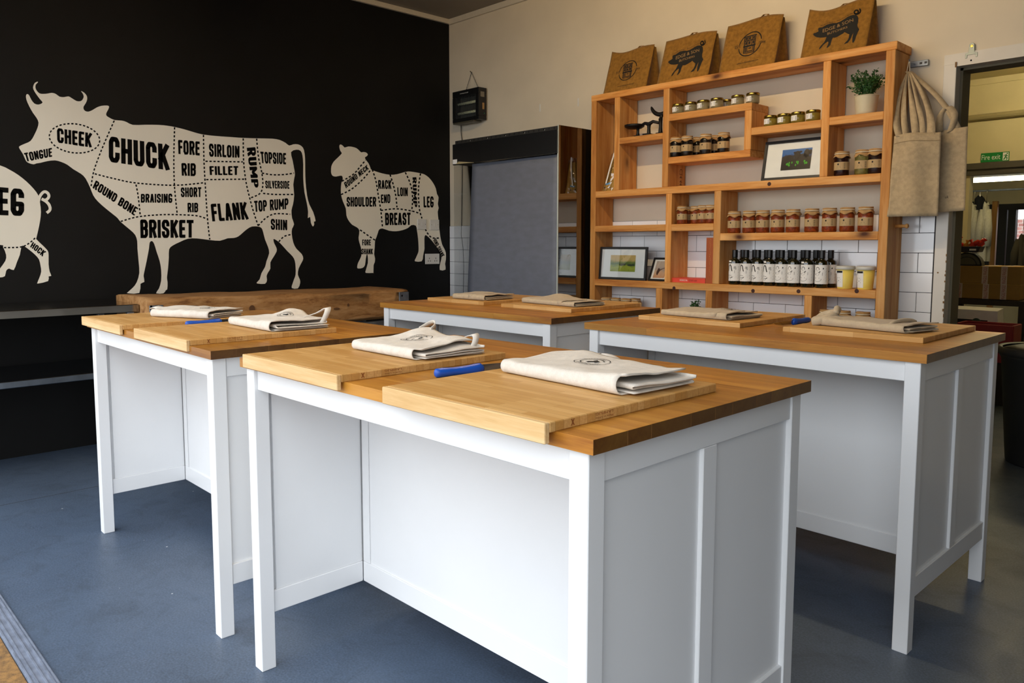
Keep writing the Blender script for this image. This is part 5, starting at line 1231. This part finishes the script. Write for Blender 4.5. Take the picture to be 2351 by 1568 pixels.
for i, (dx, dz, rt, mm) in enumerate(((-.085, .20, .4, m_sweet), (-.06, .17, -.2, m_sweet), (-.02, .165, .2, m_sweet2), (.03, .17, -.3, m_sweet), (.06, .195, 1.1, m_sweet), (.09, .185, .7, m_sweet))):
    s_ = thing('sweet', ['red wrapped sweet sticking up highest from the scale tray', 'red wrapped sweet low in the scale tray near the jamb', 'orange wrapped sweet in the middle of the scale tray', 'red wrapped sweet lying in the scale tray beside the orange one', 'red wrapped sweet tilted over the tray label', 'red wrapped sweet hanging over the tray end'][i], 'sweet', (sp.x + dx, CY_ + .10 - .02, bz1 + .005 + dz), 0, 'wrapped sweets on the scale'); s_.rotation_euler = (0, rt, 0)
    obj('wrapper', MB().lathe([(.018, -.055), (.008, -.03), (.022, -.018), (.024, .018), (.008, .03), (.018, .055)], 10), mm, s_, smooth=True)
# hanging work coats
RAILZ = aY(2250, 438, 11.0).z
def coat(label, u, v0, v1, wpx, y, mat, seed):
    top = aY(u, v0, y); bot = aY(u, v1, y); hgt = top.z - bot.z; w = abs(aY(u + wpx, v1, y).x - aY(u, v1, y).x)
    t = thing('work_coat', label, 'coat', (top.x, y, bot.z), 0, 'coats hung in the store')
    def f(a, b):
        ang = 2*pi*a; wid = w*.5*(.34 + .66*min(1, (1-b)*1.7 + .12))
        fold = 1 + .14*sin(6*ang + seed) * (1-b)
        return (wid*cos(ang)*fold, .07*sin(ang)*fold, hgt*b - .06*b*b*abs(cos(ang)))
    mb = MB().grid(f, 30, 14, cu=True); obj('coat_body', mb, mat, t, smooth=True)
    obj('collar', MB().tube([(w*.13*cos(a), .045*sin(a), hgt*.985 - .03) for a in [2*pi*k/14 for k in range(15)]], .014, 8, False), mat, t, smooth=True)
    obj('hanger', MB().tube([(0, 0, hgt - .03), (0, 0, RAILZ - bot.z - .01), (0, 11.0 - y, RAILZ - bot.z + .013)], .003, 6).tube([(-w*.2, 0, hgt - .09), (0, 0, hgt - .03), (w*.2, 0, hgt - .09)], .004, 6), m_steel, t)
    for s in (-1, 1):
        obj('sleeve', MB().tube([(s*w*.20, -.02, hgt*.86), (s*w*.34, -.05, hgt*.55), (s*w*.36, -.055, hgt*.25)], [.035, .045, .04], 10), mat, t, smooth=True)
    return t
m_coat = cloth('coat_white', 'b9b096', 900, .08); m_coatb = plain('coat_black', '0a0a0b', .9); m_coatbr = plain('coat_brown', '3a3016', .9)
coat('white work coat hanging closer to the jamb in the far store', 2237, 465, 596, 22, 10.99, m_coat, 1); coat('white work coat hanging beside the timber post in the far store', 2265, 462, 600, 28, 10.95, m_coat, 2)
coat('black jacket hanging behind the two white work coats', 2250, 448, 560, 56, 11.06, m_coatb, 3); coat('brown coat hanging against the far window', 2349, 535, 640, 40, 10.97, m_coatbr, 4)
rl = RAILZ - .03
obj('clothes_rail', MB().tube([(-3.58, 11.0, rl + .03), (.28, 11.0, rl + .03)], .012, 8), m_galv, label='steel rail the work coats hang from in the store', cat='rail')
pt = aY(2284, 500, 11.6)
obj('timber_post', MB().box(pt.x - .03, pt.x + .03, 11.57, 11.63, 0, aY(2284, 462, 11.6).z), wood('post_wood', '8a5a1e', 'a8742c', 'b8863c', 2), label='bare timber post beside the far window', cat='post', bevel=.002)
# signs on the bulkhead
s0, s1 = aY(2253, 352.5, SY), aY(2317, 369, SY)
t = thing('exit_sign', 'green fire exit sign with running figure over the inner doorway', 'sign', ((s0.x+s1.x)/2, SY - .004, (s0.z+s1.z)/2)); w, hh_ = (s1.x - s0.x)/2, (s0.z - s1.z)/2
obj('board', MB().box(-w, w, -.003, .002, -hh_, hh_), plain('sign_green', '0a7a34', .4), t)
mb = MB(); text_into(mb, 'Fire exit', lambda u, v: (-w*.94 + w*1.32*u, -.0036, -hh_*.5 + hh_*1.1*v)); obj('lettering', mb, m_paper, t)
mb = MB().box(w*.55, w*.95, -.0036, -.0031, -hh_*.85, hh_*.85); obj('panel', mb, m_paper, t)
mb = MB(); g_ = lambda x, z: (w*.75 + x*hh_, -.0042, z*hh_)
stroke2(mb, [(-.35, -.7), (-.1, -.3), (.05, .1), (.15, .35)], .22, g_); stroke2(mb, [(.05, -.1), (.3, -.35), (.2, -.75)], .18, g_); stroke2(mb, [(-.35, .15), (.1, .35), (.4, .0)], .14, g_)
mb.poly([g_(.28 + .14*cos(k*pi/5), .62 + .14*sin(k*pi/5)) for k in range(10)]); obj('running_figure', mb, bpy.data.materials['sign_green'], t)
s0, s1 = aY(2196, 362, SY), aY(2212, 374, SY)
obj('notice', MB().box(s0.x, s1.x, SY - .004, SY - .001, s1.z, s0.z), plain('notice_dark', '2c2a22', .5), label='small dark notice beside the fire exit sign', cat='sign')
# grey bin
t = thing('waste_bin', 'large dark grey plastic bin just inside the store', 'bin', (-.925, 5.12, 0))
m_bin = plain('bin_grey', '26282b', .5)
obj('bin_body', MB().lathe([(.225, 0), (.23, .01), (.275, .585), (.282, .59), (.282, .625)], 36), m_bin, t, smooth=True)
obj('rim', MB().lathe([(.278, .60), (.294, .605), (.296, .63), (.288, .645), (.27, .64)], 36, caps=False), m_bin, t, smooth=True)
obj('lid', MB().lathe([(.27, .63), (.20, .648), (0, .655)], 36), m_bin, t, smooth=True)

# ------------------------------------------------------------------ folded aprons
BZ = TH + BT
def apron(label, x, y, rz, w, d, Ht, seed, bumps=(), logo=None, straps=(), mat=None, end=.0, knot=False):
    mat = mat or m_linen
    t = thing('folded_apron', label, 'apron', (x, y, BZ + .0006), rz, 'folded aprons on the chopping boards')
    N = lambda a, b, c: noise.noise(Vector((a, b, c + seed*3.7)))
    def zt(px, py):
        z = Ht * (1 + .14*N(px*9, py*9, .3)) + .003*N(px*30, py*24, 2)
        for bx_, by, amp, sg in bumps: z += amp*math.exp(-((px-bx_)**2 + (py-by)**2)/(2*sg*sg))
        return max(z, .008)
    def ex(py): return .012*N(py*12, .5, 7) + end*py/d
    def outer(u, v):
        px = w*u
        px2 = px + (ex(v*d)*u if True else 0)
        if v < .30: q = v/.30; py = d*(1-q); return (px2 - .02*q*0, py, .0022 + .0012*N(px*20, py*20, 5)*0)
        if v < .48:
            q = (v-.30)/.18; a = pi*q; zz = zt(px, 0); R = zz/2
            return (px2, -R*sin(a)*(.75 + .25*N(px*14, q, 1)), R*(1-cos(a)) + .0022*(1-q))
        q = (v-.48)/.52; py = d*q
        xx = px + ex(py)*u + (.006*N(py*14, px*3, 8))
        return (xx + .006*N(py*10, 0, 2)*(1-u), py, zt(px, py))
    obj('cloth', MB().grid(outer, 30, 44), mat, t, smooth=True, solid=.0022)
    nl = 3
    def inner(u, v):
        k = v*nl; i = min(int(k), nl-1); q = k-i
        zk = lambda j, px, py: (.006 + (zt(px, py)*.82 - .008)*(j/(nl-.0)) )
        px = .012 + (w - .014 + .022*N(i*3.1, 1, 4) + .01)*u; tq = min(1, q/.85)
        py = .010 + (d - .016)*(tq if i % 2 == 0 else 1-tq)
        zz = zk(i, px, py) + (0 if q < .85 else (q-.85)/.15*(zk(i+1, px, py)-zk(i, px, py)))
        return (px, py, zz + .0012*N(px*25, py*12, i))
    obj('inner_folds', MB().grid(inner, 20, 40), mat, t, smooth=True, solid=.0022)
    mb = MB().grid(lambda u, v: (w + ex(d*u) + .001, d*u, zt(w, d*u) + .0016 + .0*v) if v < .5 else (w + ex(d*u) - .010, d*u, zt(w - .01, d*u) + .0016), 16, 2)
    obj('hem', mb, mat, t, smooth=True, solid=.0016)
    if logo:
        lx, ly, sz, lr = logo
        cr_, sr = cos(lr), sin(lr)
        f = lambda a, b: (lx + (a*cr_ - b*sr)*sz, ly + (a*sr + b*cr_)*sz, zt(lx + (a*cr_ - b*sr)*sz, ly + (a*sr + b*cr_)*sz) + .0026)
        mb = MB()
        stroke2(mb, [(cos(k*pi/20), .8*sin(k*pi/20)) for k in range(41)], .045, f)
        stroke2(mb, [(.66*cos(k*pi/20), .5*sin(k*pi/20)) for k in range(2, 37)], .06, f)
        mb.poly([f(*p) for p in ((-.36, -.10), (-.22, .06), (.0, .12), (.16, .32), (.30, .14), (.46, .04), (.30, -.04), (.24, -.20), (.14, -.06), (-.10, -.10), (-.16, -.24), (-.22, -.12))])
        for s, a0, a1, r0 in (('BUTCHERS', pi*.80, pi*.25, .80), ('EDGE & SON', pi*1.12, pi*1.80, .80)):
            vs_, fs_, _ = text_raw(s)
            up = 1 if a1 < a0 else -1
            mb.add([f((r0 + up*(v_-.5)*.14)*cos(a0 + (a1-a0)*u_), (r0 + up*(v_-.5)*.14)*.8*sin(a0 + (a1-a0)*u_)) for u_, v_ in vs_], fs_)
        obj('printed_logo', mb, m_ink, t, fixn=False)
    for pts, wv in straps:
        obj('strap', MB().ribbon(smooth_line(pts, 6), wv), mat, t, smooth=True, solid=.0022)
    if knot:
        obj('knot', MB().tube(smooth_line([(-.01, .03, .012), (.0, .06, .030), (.03, .07, .040), (.05, .04, .034), (.035, .0, .020), (.005, -.012, .012)], 5), .016, 10), mat, t, smooth=True)
        obj('knot', MB().tube(smooth_line([(.03, .06, .030), (.045, .075, .052), (.05, .06, .060), (.06, .04, .045)], 5), .011, 8), mat, t, smooth=True)
        obj('band', MB().tube([(w*.80, .02 + .0*k + (.055 + .075)*.5*0 + d*.5*(1 - cos(2*pi*k/16))*.92 , Ht*.55 + Ht*.60*sin(2*pi*k/16) + .004) for k in range(17)], .007, 8, False), mat, t, smooth=True)
    return t
m_linen2 = cloth('linen_warm', 'b8a88e', 900, .07)
apron('pale folded apron on the board at the bench end, strap end pointing at the bench', -3.272, 1.155, .42, .30, .19, .030, 1, [(.02, .12, .006, .05)], (.17, .13, .03, .3),
      [([(.02, .05, .026), (-.04, .06, .034), (-.075, .075, .028), (-.05, .10, .022), (.02, .11, .03)], (.004, .03, .006))])
apron('folded apron with a strap loop standing up, next to the butcher block', -2.738, 1.25, -.02, .335, .215, .030, 2, [(.12, .19, .026, .05), (.30, .02, .006, .04)], (.17, .13, .032, .3),
      [([(.23, .18, .034), (.27, .21, .050), (.305, .225, .068), (.325, .215, .058), (.326, .200, .030), (.318, .185, .010), (.28, .17, .006)], (.006, .022, .004))], end=-.015)
apron('folded apron with a raised peaked corner and black oval logo', -1.845, 1.205, -.02, .305, .215, .027, 3, [(.07, .195, .026, .045), (.20, .17, .010, .05), (.27, .16, .016, .035)], (.135, .115, .046, .45),
      [([(.035, .20, .044), (.045, .225, .058), (.06, .235, .064), (.078, .225, .056), (.085, .205, .046)], (.018, -.016, .016)),
       ([(.21, .19, .030), (.25, .20, .042), (.283, .203, .050), (.296, .193, .034), (.290, .18, .012), (.26, .17, .005)], (.004, .020, .004))], end=-.035)
apron('folded apron with black oval logo on the board closest to the camera', -1.268, 1.235, -.075, .365, .205, .030, 4, [(.08, .19, .008, .05), (.33, .01, .010, .05)], (.165, .115, .042, .3),
      [([(.10, .198, .028), (.085, .212, .034), (.115, .222, .032), (.15, .212, .026)], (.02, .01, .003))], end=-.015)
apron('folded apron on the board furthest from the shelves, before the blind', -3.222, 2.745, .02, .245, .21, .026, 5, [(.16, .05, .006, .04)], None,
      [([(.14, -.004, .004), (.143, -.010, .016), (.146, -.002, .029), (.150, .06, .031), (.155, .14, .030)], (.03, .004, 0))], m_linen2, end=.01)
apron('folded apron with a raised peak on the board below the photo frames', -2.745, 2.80, -.10, .375, .20, .022, 6, [(.10, .17, .018, .05), (.02, .05, .004, .03)], None,
      [([(.28, -.004, .004), (.283, -.010, .014), (.286, -.002, .025), (.292, .06, .026), (.30, .14, .026)], (.03, .004, 0))], m_linen2, end=.01)
apron('warm beige folded apron with part of a logo below the bottles', -1.866, 2.735, -.09, .322, .22, .022, 7, [(.3, .05, .005, .05)], (.19, .20, .035, .2),
      [([(.255, -.004, .004), (.258, -.010, .014), (.262, -.002, .026), (.266, .06, .027), (.275, .16, .026)], (.028, .004, 0))], m_linen2, end=-.01)
apron('warm beige apron rolled and knotted at one end, by the doorway', -1.25, 2.795, -.20, .345, .17, .026, 8, [(.04, .05, .008, .04)], None, [], m_linen2, end=.01, knot=True)
